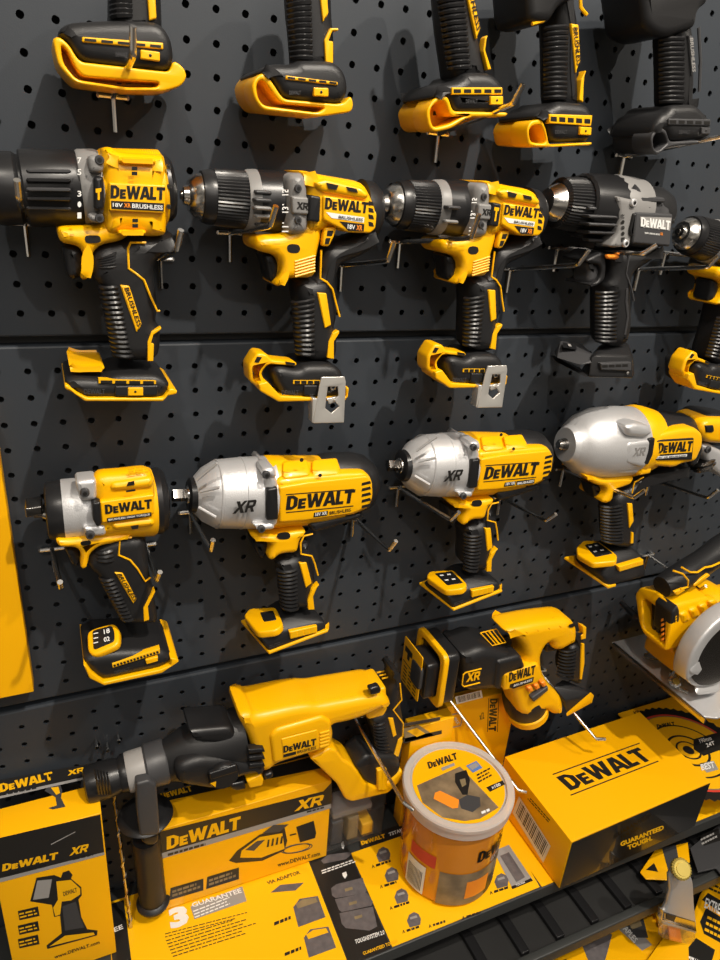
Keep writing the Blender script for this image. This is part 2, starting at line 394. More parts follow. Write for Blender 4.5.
def drill1():
    T = Thing('cordless_drill', 'yellow compact hammer drill with wide black collar, leftmost of the second row', 'drill', None)
    h = T.part('motor_housing', 'yel')
    h.pr('A', [(305,462),(310,440),(340,440),(356,456),(480,462),(500,465),(506,520),(506,690),(500,712),(440,714),(380,700),(345,712),(312,700),(305,560)], 20, 84, 12)
    lth(h, 'A', (240,566), (520,566), C52, [(300,98),(320,108),(350,110),(495,106),(505,90)])
    h.pr('A', [(355,470),(470,475),(470,496),(355,492)], 60, 88, 4); h.pr('A', [(355,690),(440,690),(440,708),(355,708)], 60, 87, 4)
    r = T.part('rear_cap', 'pla'); lth(r, 'A', (240,566), (520,566), C52, [(500,94),(515,92),(526,80),(530,40)])
    for y in (500, 560, 620): r.bolt('A', (505,y), 78, 2)
    n = T.part('nameplate', 'yel'); n.pr('A', [(328,548),(497,556),(495,640),(328,632)], 80, 87.5, 1)
    n.logo(V(87.5), 'A', (331,594), (494,600), (332,555), M['pbk'])
    n.flat(V(87.5), 'A', [(333,602),(492,610),(491,634),(334,626)], M['pbk'])
    n.text('18V', V(87.9), 'A', (338,620), (368,622), (338,608), M['wht']); n.text('XR', V(87.9), 'A', (372,622), (392,623), (372,609), M['org'])
    n.text('BRUSHLESS', V(87.9), 'A', (396,624), (488,630), (396,610), M['wht'])
    for x, y in ((395,500),(395,515),(397,656),(397,672)): h.flat(V(88.3), 'A', [(x,y),(x+17,y),(x+17,y+11),(x,y+11)], M['pbk'])
    g = T.part('gearbox', 'gp'); lth(g, 'A', (240,566), (520,566), C52, [(243,104),(250,108),(300,108),(312,104)])
    for y in (480, 655): g.bolt('A', (298,y), 84, 3.4, 3, M['gry'])
    g.pr('A', [(262,470),(285,462),(312,470),(312,520),(268,520)], 60, 86, 4); g.pr('A', [(262,640),(312,640),(314,672),(268,668)], 60, 86, 4)
    b = T.part('mode_badge', 'pla'); b.pr('A', [(280,530),(312,528),(314,632),(284,634)], 70, 90, 3)
    b.flat(V(90), 'A', [(287,566),(304,564),(304,574),(299,576),(299,600),(293,600),(293,578),(287,578)], M['yel'])
    k = T.part('torque_collar', 'pla'); lth(k, 'A', (-60,566), (250,566), C52, [(68,104),(74,108),(235,106),(246,100)], n=48)
    for i in range(7):
        y = 478+i*28
        k.pr('A', [(78,y),(212,y+2),(216,y+14),(78,y+12)], 60, 52+32*math.cos((i-3)*.38)+3, 2, M['gry'] if i % 2 else M['pla'])
    for y, s in ((480,'7'),(515,'5'),(580,'3'),(612,'·'),(645,'1')): k.text(s, V(52+36), 'A', (232,y+10), (244,y+10), (232,y-8), M['wht'], lift=1)
    c = T.part('chuck', 'pla'); lth(c, 'A', (-60,566), (250,566), C52, [(-60,70),(-40,98),(-6,102),(50,100),(62,92),(70,92)], n=40, knurl=.7)
    u = T.part('trigger_housing', 'yel')
    u.pr('E', [(170,88),(185,80),(300,78),(330,50),(500,55),(497,112),(440,108),(400,95),(370,125),(302,136),(272,170),(274,228),(258,245),(240,238),(252,200),(252,165),(235,138),(180,132)], 28, 78, 7)
    u.flat(V(78), 'E', [(253,106),(300,106),(304,128),(256,130)], M['pbk'], rc=3)
    tr = T.part('trigger', 'pla'); tr.pr('E', [(180,128),(240,140),(254,160),(252,205),(240,236),(215,242),(200,226),(196,190)], 38, 68, 7)
    g = T.part('handle', 'blk')
    g.pr('E', [(272,170),(300,138),(375,122),(400,96),(440,108),(500,112),(528,98),(528,150),(470,190),(464,215),(480,330),(470,372),(486,385),(484,490),(350,490),(338,400),(312,262),(276,240)], 28, 76, 12)
    g.ribs('E', (300,258), (360,255), (345,475), (405,478), 15, 76.4, 1.9, M['pla'])
    g.ribs('E', (290,180), (360,150), (290,208), (366,205), 5, 76, 1)
    a = T.part('yellow_inlay', 'yel')
    a.line('E', [(438,128),(392,128),(384,145),(386,205),(410,222),(432,240),(452,290),(472,333),(480,332)], 76.2, 1)
    a.pr('E', [(360,255),(388,258),(426,375),(410,398)], 70, 77.5, 1); a.text('BRUSHLESS', V(77.6), 'E', (372,264), (412,380), (386,262), M['pbk'])
    a.pr('E', [(443,425),(455,395),(484,381),(484,388),(460,405),(453,430),(462,432),(460,484),(443,484)], 70, 77.2, .6)
    f = T.part('battery_foot', 'blk')
    f.pr('E', [(190,508),(225,498),(310,512),(335,478),(470,478),(505,520),(512,560),(492,598),(250,598),(192,545)], 16, 86, 7, sil=32)
    f.pr('E', [(345,558),(476,556),(474,588),(345,590)], 70, 88, 1.5); f.text('DEWALT', V(86.2), 'E', (252,582), (315,582), (252,566), M['gry'])
    y = T.part('foot_rail', 'yel')
    y.pr('E', [(186,503),(196,503),(228,580),(256,594),(490,594),(505,575),(505,548),(518,540),(533,570),(530,583),(505,588),(490,605),(250,605),(214,578),(190,542)], 14, 88, 1.5, sil=32)
    l = T.part('latch', 'yel'); l.pr('E', [(203,487),(232,463),(246,478),(312,482),(316,512),(240,514),(206,502)], 20, 78, 4, sil=32)
    w = T.part('vent_window', 'dyel'); w.pr('E', [(296,538),(468,542),(468,552),(296,550)], 80, 87, 0); slots(w, 'E', (298,550), (466,552), (298,541), 4, 87, M['pbk'], .2)
    bt = T.part('light_button', 'yel'); bt.pr('E', [(384,563),(430,563),(430,588),(384,588)], 80, 89, .8); bt.bolt('E', (406,575), 89, 1, .4, M['pbk'], False)
    T.finish()
drill1()

def compact_drill(label, xf, variant, group=None):
    XF[0] = xf
    T = Thing('cordless_drill', label, 'drill', group)
    AX = ((5,585), (330,612))
    c = T.part('chuck', 'pla')
    lth(c, 'B', *AX, C52, [(68,64),(72,72),(95,78),(112,76)]); lth(c, 'B', *AX, C52, [(110,76),(205,79),(212,74)], n=100, knurl=1)
    j = T.part('chuck_jaws', 'ste', c); lth(j, 'B', *AX, C52, [(8,16),(12,26),(28,30),(30,44),(50,60),(70,66)])
    lth(j, 'B', *AX, C52, [(2,12),(10,14)], M['dst'])
    k = T.part('torque_collar', 'pla')
    lth(k, 'B', *AX, C52, [(205,82),(214,86),(240,88)], M['gp']); lth(k, 'B', *AX, C52, [(238,86),(300,90),(328,90)], M['pla'])
    for i in range(7):
        y = 545+i*24; dz = 52+30*math.cos((i-2.6)*.42)+4
        if variant == 'silver' and i % 2: continue
        k.pr('B', [(225,y),(276,y+4),(278,y+16),(225,y+13)], 60, dz, 2, M['gp'] if i in (0,3,4,6) else M['gry'])
    for y, s in ((580,'15'),(610,'·'),(632,'13'),(665,'·'),(690,'11')): k.text(s, V(90), 'B', (306,y+6), (306,y-12) if len(s) > 1 else (306,y+2), (325,y+6) if len(s) > 1 else (312,y+6), M['wht'], lift=.3)
    g = T.part('gearbox', 'gp')
    g.pr('B', [(326,530),(352,518),(378,520),(388,560),(392,705),(322,708),(330,640)], 18, 87, 9)
    for y in (565, 660): g.bolt('B', (352,y), 85, 3.2, 3.5, M['gry'])
    g.pr('B', [(336,588),(386,592),(386,645),(338,642)], 70, 89, 2); g.logo(V(89), 'B', (350,626), (384,630), (351,605), M['pbk'], word='XR')
    h = T.part('motor_housing', 'yel')
    h.pr('B', [(362,512),(385,512),(420,522),(555,545),(575,572),(602,640),(595,688),(575,702),(500,700),(455,680),(430,700),(378,706),(386,600),(384,555)], 20, 84, 11)
    h.pr('B', [(400,545),(440,535),(550,562),(572,585),(560,600),(420,575)], 60, 88, 4)
    h.pr('B', [(440,548),(476,556),(470,570),(446,566)], 80, 89, 0, M['pbk']); h.pr('B', [(500,560),(530,566),(534,578),(506,573)], 80, 89, 0, M['pbk'])
    n = T.part('nameplate', 'yel'); n.pr('B', [(430,586),(565,606),(592,640),(588,685),(572,700),(505,698),(430,660)], 75, 87, 2)
    n.logo(V(87), 'B', (434,626), (562,640), (437,592), M['pbk'])
    n.flat(V(87), 'B', [(437,636),(553,652),(551,668),(455,654)], M['wht']); n.text('BRUSHLESS', V(87.4), 'B', (475,655), (548,664), (476,646), M['gry'])
    n.flat(V(87), 'B', [(478,664),(553,672),(551,694),(505,692)], M['pbk']); n.text('18V', V(87.4), 'B', (502,686), (524,689), (503,672), M['wht']); n.text('XR', V(87.4), 'B', (528,690), (546,692), (529,674), M['org'])
    for y in (602,622,642,664): n.flat(V(87), 'B', [(565,y),(578,y+4),(582,y+16),(566,y+14)], M['pbk'])
    p = T.part('side_insert', 'pla' if variant != 'silver' else 'pla'); p.pr('B', [(390,584),(424,590),(420,668),(386,664)], 70, 88, 2)
    if variant == 'silver':
        p.flat(V(88), 'B', [(396,600),(414,603),(413,614),(408,614),(406,648),(400,648),(402,613),(396,612)], M['yel'])
    u = T.part('trigger_housing', 'yel')
    u.pr('F', [(226,118),(245,108),(320,106),(372,60),(430,70),(428,112),(412,180),(410,236),(345,236),(324,240),(316,256),(300,264),(288,256),(306,225),(305,188),(290,166),(233,155)], 28, 80, 7)
    u.flat(V(80), 'F', [(320,132),(355,132),(362,146),(355,160),(322,158)], M['pbk'], rc=6)
    for i in range(6): u.line('F', [(345,185+i*9),(405,168+i*9)], 80, 1)
    fr = T.part('vent_frame', 'yel', u); fr.pr('F', [(436,82),(472,80),(466,104),(448,140),(428,140),(430,108)], 74, 82, 2)
    fr.flat(V(82), 'F', [(442,92),(460,92),(456,108),(440,108)], M['pbk']); fr.flat(V(82), 'F', [(437,114),(452,114),(446,132),(434,132)], M['pbk'])
    tr = T.part('trigger', 'pla'); tr.pr('F', [(245,155),(292,166),(308,190),(305,225),(287,252),(268,242),(262,200)], 38, 68, 7)
    b = T.part('handle', 'blk')
    b.pr('F', [(428,140),(470,122),(560,100),(604,70),(602,130),(572,160),(500,188),(482,205),(470,245),(480,345),(464,394),(478,402),(476,490),(356,490),(346,330),(332,262),(345,236),(410,236),(414,180)], 32, 77, 12, sil=52)
    lth(b, 'B', (5,585), (620,640), C52, [(560,88),(590,84),(604,70),(610,30)], M['blk'])
    b.ribs('F', (345,305), (414,290), (358,470), (410,472), 12, 77.4, 2, M['pla'])
    a = T.part('yellow_inlay', 'yel')
    a.line('F', [(424,150),(421,235),(440,246),(458,268),(468,310),(479,350)], 77.2, 1)
    a.pr('F', [(412,278),(440,280),(454,375),(435,386)], 70, 78.5, 1)
    a.pr('F', [(442,470),(446,425),(460,400),(478,392),(478,400),(462,425),(462,478),(442,474)], 70, 78, .6)
    f = T.part('battery_foot', 'blk')
    f.pr('F', [(256,495),(290,480),(350,498),(372,476),(470,476),(498,512),(498,596),(300,598),(266,545)], 28, 86, 8, sil=62)
    f.text('DEWALT', V(86.2), 'F', (305,584), (355,584), (305,570), M['gry']); f.pr('F', [(372,556),(430,556),(430,588),(372,588)], 70, 88, 1.5)
    y = T.part('foot_rail', 'yel')
    y.pr('F', [(236,552),(262,545),(302,588),(396,593),(500,590),(498,562),(508,563),(506,582),(498,602),(296,606),(240,574)], 56, 88, 1.5)
    l = T.part('latch', 'yel')
    l.pr('F', [(206,500),(232,458),(262,462),(276,480),(352,488),(352,500),(266,494),(245,520),(264,566),(248,572),(210,546)], 58, 82, 3)
    l.pr('F', [(232,470),(246,472),(236,488),(224,486)], 70, 82.6, 0, M['pbk']); l.pr('F', [(318,486),(345,490),(345,496),(318,493)], 75, 83, 0, M['pbk'])
    w = T.part('vent_window', 'dyel'); w.pr('F', [(340,541),(420,541),(420,552),(340,552)], 80, 87, 0); slots(w, 'F', (342,551), (420,551), (342,542), 4, 87, M['pbk'], .2)
    if variant != 'none':
        c = T.part('belt_clip', 'clip', label='bright steel belt clip')
        o = [(425,532),(494,530),(498,545),(492,668),(400,670),(404,640),(412,600),(418,560)]
        c.pr('F', o, 92, 94, .6, holes=[[(444,560),(474,560),(476,588),(462,600),(478,620),(455,640),(436,625),(440,590)]])
        c.pr('F', [(398,596),(412,596),(412,670),(396,668)], 82, 93, .6); c.pr('F', [(440,596),(474,590),(470,606),(448,612)], 88, 91, .5)
        c.bolt('F', (458,560), 90, 3, 2, M['ste'])
    XF[0] = None
    T.finish()
compact_drill('yellow drill with black and grey collar and steel clip, second of second row', None, 'black')
compact_drill('yellow drill with silver ringed collar and hammer badge, third of second row', rigid(52, (280,400,451.7,390.7,86), (184,195,381,198,52)), 'silver')
compact_drill('yellow drill cut off by the right edge beside the black drill', Matrix.Translation((11,0,-4)) @ rigid(52, (249,370,681,360,86), (184,195,673,227,52)), 'none')

def black_drill():
    T = Thing('cordless_drill', 'all black drill with silver gearbox and white lettering', 'drill')
    AX = ((130,-45), (600,50))
    c = T.part('chuck', 'pla'); lth(c, 'H', (150,5), (600,55), C52, [(205,62),(215,74),(250,78),(290,80)], n=100, knurl=1.1)
    j = T.part('chuck_jaws', 'ste', c); lth(j, 'H', (150,5), (600,55), C52, [(158,22),(164,40),(180,50),(208,62)])
    k = T.part('torque_collar', 'pla'); lth(k, 'H', (150,5), (600,55), C52, [(284,86),(292,94),(345,98),(400,98)], n=44, knurl=.8)
    for i in range(6): k.pr('D', [(290,650+i*26),(385,655+i*26),(388,664+i*26),(292,662+i*26)], 60, 52+33*math.cos((i-2.5)*.4)+2, 1.5, M['gry'])
    g = T.part('gearbox', 'gp'); lth(g, 'H', (150,5), (600,55), C52, [(385,98),(394,102),(440,100),(470,96)])
    g.pr('a', [(95,95),(130,100),(215,120),(225,200),(190,350),(185,400),(90,408),(60,400),(105,330),(120,240),(115,160)], 60, 86, 4)
    for p in ((196,136),(148,380)): g.bolt('a', p, 86, 4, 3, M['sil'])
    for i, s in enumerate(('16','·','8','·','1')): g.text(s, V(86.2), 'a', (126,230+i*35), (126,205+i*35), (146,228+i*35), M['pbk'])
    h = T.part('motor_housing', 'blk')
    h.pr('a', [(150,75),(220,72),(240,90),(400,100),(412,150),(450,160),(450,380),(400,415),(230,412),(195,390),(215,200),(200,110)], 22, 80, 12, M['gry'])
    lth(h, 'H', (150,5), (600,55), C52, [(455,84),(530,80),(556,66),(566,40)], M['blk'], sy=.85)
    h.pr('a', [(240,100),(400,104),(400,140),(240,130)], 60, 84, 4, M['gry']); h.pr('a', [(215,150),(310,165),(310,190),(225,180)], 60, 85, 4, M['gry'])
    n = T.part('nameplate', 'gry'); n.pr('a', [(212,190),(440,205),(420,400),(200,380)], 76, 87, 2)
    n.flat(V(87), 'a', [(240,220),(428,226),(418,304),(240,282)], M['pgy']); n.logo(V(87.4), 'a', (243,278), (418,300), (246,222), M['wht'])
    n.text('BRUSHLESS', V(87), 'a', (268,322), (358,332), (268,312), M['wht']); n.text('XR', V(87), 'a', (360,330), (376,332), (360,314), M['org'])
    n.pr('a', [(180,305),(205,200),(222,200),(206,330),(185,340)], 70, 89, 2, M['pla'])
    for k2 in range(4): h.flat(V(80.5), 'a', [(430,250+k2*36),(446,250+k2*36),(446,262+k2*36),(430,262+k2*36)], M['pbk'])
    b = T.part('handle', 'blk')
    b.pr('H', [(335,165),(345,158),(540,150),(560,165),(470,225),(440,240),(432,320),(438,400),(430,440),(412,480),(320,490),(318,400),(322,300),(318,275),(342,250),(342,200)], 36, 77, 12, sil=58)
    b.ribs('H', (332,300), (400,292), (330,470), (390,470), 13, 77.4, 2, M['pla']); b.line('H', [(415,290),(412,330),(418,380),(408,440)], 77, 1.6, M['gry'])
    b.line('H', [(425,170),(412,240),(430,290),(438,330)], 77, 1.2, M['gry'])
    o = T.part('direction_button', 'org'); o.pr('H', [(350,178),(390,178),(396,188),(385,196),(352,194)], 74, 80, 3)
    b.pr('H', [(285,195),(345,165),(350,215),(346,262),(322,282),(300,284),(290,276),(322,268),(334,240),(330,212),(288,206)], 30, 74, 3, rc=6)
    tr = T.part('trigger', 'pla'); tr.pr('H', [(285,202),(332,212),(338,240),(320,272),(288,278),(295,235)], 38, 68, 6, M['gry'])
    f = T.part('battery_foot', 'blk')
    f.hp('H', [(290,582,86),(436,584,86),(440,575,60),(262,560,30),(300,506,80),(330,480,64),(418,474,64),(436,512,82),(330,470,40),(418,462,40)], 6)
    f.hp('H', [(165,512,26),(180,528,40),(282,580,84),(294,576,84),(262,548,50),(170,506,26)], 1.5)
    f.pr('H', [(330,535),(430,530),(430,560),(332,556)], 80, 88, 1, M['gry']); slots(f, 'H', (332,548), (420,545), (332,540), 4, 88, M['pbk'], .2)
    f.bolt('H', (418,566), 88, 1.6, .6, M['pgy'])
    l = T.part('latch', 'blk'); l.hp('H', [(198,460,34),(268,470,38),(322,520,80),(262,540,82),(176,500,30),(186,516,60),(300,535,82)], 3, M['gry'])
    l.hp('H', [(205,466,44),(248,474,46),(252,490,60),(206,482,58)], .5, M['pla']); l.hp('H', [(222,470,50),(232,472,50),(234,480,56),(224,478,56)], .2, M['pgy'])
    T.finish()
black_drill()

# ------------------------------------------------------------------ top row, only feet and handles in view
def top_tool(label, c, foot, rail, hand, ribs, nr, strips, window, button, opening, dark=False, head=None, group=None):
    T = Thing('cordless_tool', label, 'power tool')
    hy = 'gry' if dark else 'yel'
    h = T.part('handle', 'blk'); h.pr(c, hand, 34, 77, 14, sil=50); h.ribs(c, *ribs, nr-2, 77.4, 2.1, M['pla'])
    for s in strips:
        i = T.part('yellow_inlay' if not dark else 'grey_inlay', hy)
        if s[0] == 'l': i.line(c, s[1], 77.4, 1.6)
        else:
            i.pr(c, s[1], 70, 78.6, .8)
            if len(s) > 2: i.text('BRUSHLESS', V(78.8), c, *s[2], M['pbk'] if not dark else M['pgy'])
    f = T.part('battery_foot', 'blk'); f.pr(c, foot, 18, 86, 8, sil=32)
    r = T.part('foot_rail', hy); r.pr(c, rail, 56, 84, 1.6, rc=4, sil=32, holes=[opening]); r.pr(c, rail, 14, 57, 2, rc=4, sil=20)
    q = sorted(opening)[len(opening)//2:]; cx = sum(p[0] for p in q)/len(q); cy = sum(p[1] for p in q)/len(q)
    tm = T.part('terminal_slots', 'pbk')
    for k in range(3): tm.pr(c, [(cx-40+k*28,cy-8),(cx-26+k*28,cy-8),(cx-26+k*28,cy+4),(cx-40+k*28,cy+4)], 54, 60, 0)
    w = T.part('vent_window', hy); w.pr(c, window, 80, 87.5, .8)
    x0 = window[3]; slots(w, c, window[3], window[2], window[0], 5, 87.5, M['pbk'], .3, (.25, .75))
    b = T.part('light_button', hy); b.pr(c, button, 80, 88.3, .8)
    q = [sum(p[0] for p in button)/4, sum(p[1] for p in button)/4]; b.bolt(c, q, 88.4, 1, .4, M['pbk'], False)
    f.text('DEWALT', V(86.1), c, (button[0][0]-75, button[0][1]+22), (button[0][0]-40, button[0][1]+22), (button[0][0]-75, button[0][1]+10), M['gry'])
    if head:
        hd = T.part('head', 'blk'); hd.pr(c, head, 22, 82, 8)
    T.finish()
top_tool('yellow and black tool foot above the compact hammer drill, leftmost of top row', 'A',
  [(158,95),(190,62),(330,56),(480,60),(518,110),(526,180),(505,214),(232,184),(192,120)],
  [(150,118),(166,106),(196,130),(228,184),(510,216),(520,178),(552,202),(562,230),(545,258),(490,275),(380,272),(215,250),(166,195)],
  [(322,-170),(484,-170),(492,0),(496,130),(320,130),(322,0)], ((335,-100),(400,-100),(340,52),(405,52)), 12,
  [('p', [(438,-80),(462,-80),(470,55),(448,62)])], [(246,110),(490,128),(490,148),(246,126)], [(422,148),(480,156),(480,184),(422,176)],
  [(172,130),(192,148),(212,192),(236,228),(385,240),(480,246),(474,262),(380,262),(220,238),(180,188)])
top_tool('yellow and black tool foot on a ribbed handle, second of top row', 'B',
  [(180,205),(235,182),(335,190),(346,176),(470,180),(502,215),(512,270),(495,306),(470,312),(285,292),(250,240),(205,222)],
  [(165,245),(190,216),(216,214),(240,240),(285,294),(470,312),(495,308),(512,285),(522,310),(516,336),(420,350),(300,336),(205,326),(175,290)],
  [(312,-170),(465,-170),(470,60),(476,95),(478,230),(345,230),(335,100),(318,0)], ((328,-100),(400,-110),(346,178),(404,180)), 19,
  [('p', [(412,-90),(436,-90),(446,40),(430,66)]), ('p', [(434,120),(452,84),(476,84),(476,92),(458,92),(446,122),(460,124),(460,190),(438,188)])],
  [(318,226),(474,246),(474,256),(318,238)], [(402,262),(446,264),(446,290),(402,288)],
  [(182,246),(200,232),(214,238),(236,264),(275,306),(440,322),(415,338),(300,324),(210,312),(188,288)])
top_tool('yellow and black tool foot with a long hook rod across it, third of top row', 'C',
  [(135,285),(150,262),(190,240),(300,236),(322,215),(400,215),(436,250),(446,320),(432,336),(262,336),(240,300),(190,280)],
  [(120,325),(150,290),(190,276),(226,284),(250,330),(446,337),(440,350),(330,350),(240,382),(160,390),(134,375)],
  [(215,-170),(340,-170),(362,80),(385,150),(402,250),(280,250),(268,180),(240,60)], ((236,-100),(320,-110),(282,210),(340,208)), 20,
  [('p', [(305,-90),(325,-90),(362,85),(350,118)], ((314,-80),(350,92),(328,-82))), ('p', [(384,105),(376,150),(395,208),(384,210),(370,152),(376,112)])],
  [(276,262),(428,262),(428,284),(276,284)], [(392,288),(430,288),(430,314),(392,314)],
  [(136,322),(155,305),(190,292),(215,300),(238,346),(330,345),(300,350),(235,368),(165,376),(145,366)])
top_tool('yellow and black tool foot close beside the long hook tip, fourth of top row', 'C',
  [(430,345),(445,325),(590,310),(602,302),(690,310),(706,350),(700,425),(560,425),(530,380),(500,352)],
  [(407,380),(430,352),(500,350),(530,385),(547,432),(700,426),(692,437),(560,440),(480,435),(420,428)],
  [(548,-120),(650,-120),(660,0),(672,60),(668,200),(678,330),(572,330),(566,80),(555,0)], ((572,75),(634,72),(572,298),(628,300)), 17,
  [('p', [(634,70),(656,74),(662,182),(648,220)], ((638,82),(650,196),(652,82))), ('p', [(678,210),(664,240),(658,300),(670,308),(672,250)]), ('l', [(578,-20),(570,30),(550,62),(516,72)]), ('l', [(660,-20),(662,22),(680,45)])],
  [(568,342),(698,346),(694,378),(568,370)], [(660,380),(696,382),(694,406),(660,404)],
  [(422,382),(436,368),(495,366),(518,392),(532,426),(480,424),(430,416)], head=[(500,-120),(660,-120),(660,-10),(600,20),(575,70),(515,68),(508,20)])
top_tool('all black tool with grey trimmed foot and ribbed handle, top right', 'D',
  [(385,425),(400,395),(450,362),(530,356),(560,340),(650,340),(694,385),(702,440),(680,454),(540,460),(505,430),(440,415),(395,430)],
  [(378,440),(395,420),(440,405),(500,415),(540,462),(690,456),(680,468),(560,478),(500,482),(430,500),(390,480)],
  [(520,100),(560,60),(650,60),(656,260),(650,330),(672,370),(530,370),(532,250),(528,150)], ((545,118),(615,118),(545,338),(612,340)), 16,
  [('p', [(618,115),(632,118),(640,225),(628,250)], ((620,124),(629,236),(631,124))), ('l', [(650,90),(656,200),(652,300)])],
  [(552,388),(690,390),(690,412),(552,408)], [(660,416),(690,418),(688,440),(660,438)],
  [(395,442),(410,430),(440,420),(490,430),(522,464),(500,470),(440,486),(402,474)], dark=True, head=[(460,-80),(700,-80),(690,10),(655,30),(650,90),(560,120),(520,120),(480,90)])
# ------------------------------------------------------------------ impact wrenches, third row
def impact1():
    T = Thing('impact_wrench', 'small impact wrench with black front ring, leftmost of third row', 'impact wrench')
    AX = ((60,222), (520,178))
    a = T.part('anvil', 'dst'); lth(a, 'I', *AX, C52, [(100,16),(140,18)]); 
    a.pr('I', [(74,206),(126,198),(130,226),(78,234)], 40, 63, 1.5); lth(a, 'I', *AX, C52, [(126,20),(146,30)], M['ste'])
    n = T.part('nose_cap', 'pla'); lth(n, 'I', *AX, C52, [(136,70),(140,84),(150,88),(185,92),(196,92)])
    g = T.part('gearbox', 'sil'); lth(g, 'I', *AX, C52, [(180,88),(190,93),(270,92),(288,92)])
    g.pr('I', [(225,125),(290,118),(292,182),(240,186)], 60, 84, 4); g.pr('I', [(245,262),(320,255),(320,290),(262,292)], 60, 86, 4)
    for q in ((254,156),(270,282)): g.bolt('I', q, 86, 4, 4, M['gry'])
    h = T.part('motor_housing', 'yel')
    h.pr('I', [(278,88),(350,84),(448,70),(466,108),(470,180),(472,268),(400,282),(300,292),(286,282),(290,200),(276,150)], 60, 85, 9, sil=66)
    lth(h, 'I', *AX, C52, [(285,96),(300,102),(460,104),(470,98)])
    h.pr('I', [(330,130),(462,112),(462,146),(420,150),(330,158)], 60, 88, 5); h.pr('I', [(330,250),(440,236),(466,240),(466,262),(340,276)], 60, 88, 5)
    h.flat(V(88.4), 'I', [(384,126),(402,122),(404,134),(380,138)], M['pbk']); h.flat(V(88.4), 'I', [(378,150),(406,146),(406,152),(378,156)], M['pbk'], lift=.9); h.flat(V(88.4), 'I', [(392,258),(416,254),(414,266),(396,268)], M['pbk'])
    h.bars(V(84.4), 'I', (385,108), (448,98), (383,84), 3, M['dyel'], fill=.6)
    r = T.part('rear_cap', 'pla'); lth(r, 'I', *AX, C52, [(466,100),(486,102),(502,90),(508,50)], sy=.95)
    n = T.part('nameplate', 'yel'); n.pr('I', [(300,186),(462,164),(462,222),(306,250)], 80, 89, 1.5)
    n.logo(V(89), 'I', (316,222), (456,204), (314,194), M['pbk'])
    n.flat(V(89), 'I', [(320,234),(454,216),(454,228),(322,247)], M['pbk']); n.text('BRUSHLESS HIGH TORQUE', V(89.4), 'I', (326,243), (450,226), (325,236), M['wht'])
    p = T.part('side_insert', 'pla'); p.pr('I', [(276,190),(302,186),(306,256),(290,262),(278,240)], 70, 91, 2)
    u = T.part('trigger_housing', 'yel')
    u.pr('I', [(165,300),(200,302),(300,290),(395,282),(395,296),(350,312),(300,322),(270,345),(264,380),(252,394),(240,386),(246,352),(232,326),(175,326)], 30, 80, 5)
    u.flat(V(80), 'I', [(240,304),(272,300),(274,314),(244,318)], M['pbk'], rc=3)
    tr = T.part('trigger', 'pla'); tr.pr('I', [(190,326),(233,330),(246,354),(240,385),(216,382),(204,352)], 38, 68, 6)
    b = T.part('handle', 'blk')
    b.pr('I', [(262,388),(270,348),(300,322),(355,296),(440,296),(446,350),(452,420),(468,472),(468,500),(482,560),(362,560),(352,500),(300,420)], 28, 77, 10)
    b.ribs('I', (300,420), (345,412), (368,548), (408,545), 12, 77.4, 2, M['pla']); b.ribs('I', (290,340), (345,325), (285,368), (350,368), 3, 77.3, 2.4, M['pla'])
    a = T.part('yellow_inlay', 'yel'); a.line('I', [(395,292),(360,296),(356,345),(390,360),(412,385),(436,424),(452,412)], 77.4, 1)
    a.pr('I', [(343,398),(368,400),(410,478),(400,492)], 70, 78.5, 1); a.text('BRUSHLESS', V(78.7), 'I', (350,402), (400,482), (364,400), M['pbk'])
    a.pr('I', [(430,505),(446,475),(464,450),(466,456),(444,500),(448,540),(432,545)], 70, 78, .6)
    f = T.part('battery_foot', 'blk')
    f.pr('I', [(250,622),(282,570),(352,556),(480,545),(506,580),(520,620),(512,658),(490,688),(302,728),(266,700),(250,660)], 18, 86, 9, sil=34)
    y = T.part('foot_rail', 'yel')
    y.pr('I', [(248,645),(256,650),(276,700),(310,728),(480,690),(512,645),(506,560),(528,574),(535,600),(520,645),(486,700),(310,738),(268,716)], 16, 88, 1.2, sil=34)
    top = [at(*px('I', p), d) for p, d in (((256,590),60),((350,548),60),((364,615),84),((278,655),86))]
    l = T.part('display_panel', 'yel'); nn = (top[1]-top[0]).cross(top[3]-top[0]).normalized(); nn = nn if nn.z > 0 else -nn
    pln = Pl(lambda x, y: ipl(x, y, top[0], nn), nn)
    l.prism([pln('I', p) for p in [(262,578),(290,565),(345,550),(360,575),(358,618),(282,652),(264,636)]], nn, 9, 2.5, lift=2, rc=6)
    dsp = T.part('screen', 'pla', l); dsp.prism([pln('I', p) for p in [(280,576),(338,560),(346,580),(346,608),(284,634)]], nn, 3, .5, lift=3, rc=3)
    for k in range(3): dsp.flat(pln, 'I', [(284,585+k*14),(298,582+k*14),(298,585+k*14),(284,588+k*14)], M['wht'], lift=3.5)
    for k, s in enumerate(('18', '02')): dsp.text(s, pln, 'I', (316,588+k*24), (334,583+k*24), (314,574+k*24), M['wht'], lift=3.5)
    w = T.part('vent_window', 'dyel'); w.pr('I', [(336,672),(480,626),(480,640),(338,684)], 80, 87.5, .5); slots(w, 'I', (340,681), (478,638), (338,675), 14, 87.5, M['pbk'], .4)
    bt = T.part('light_button', 'yel'); bt.pr('I', [(436,660),(474,650),(474,664),(440,674)], 80, 88.5, .8)
    f.text('DEWALT', V(86.3), 'I', (345,702), (390,690), (343,692), M['gry'])
    T.finish()
def ipl(x, y, o, n):
    r = ray(x, y); return CAM + r*((o-CAM).dot(n)/r.dot(n))
impact1()


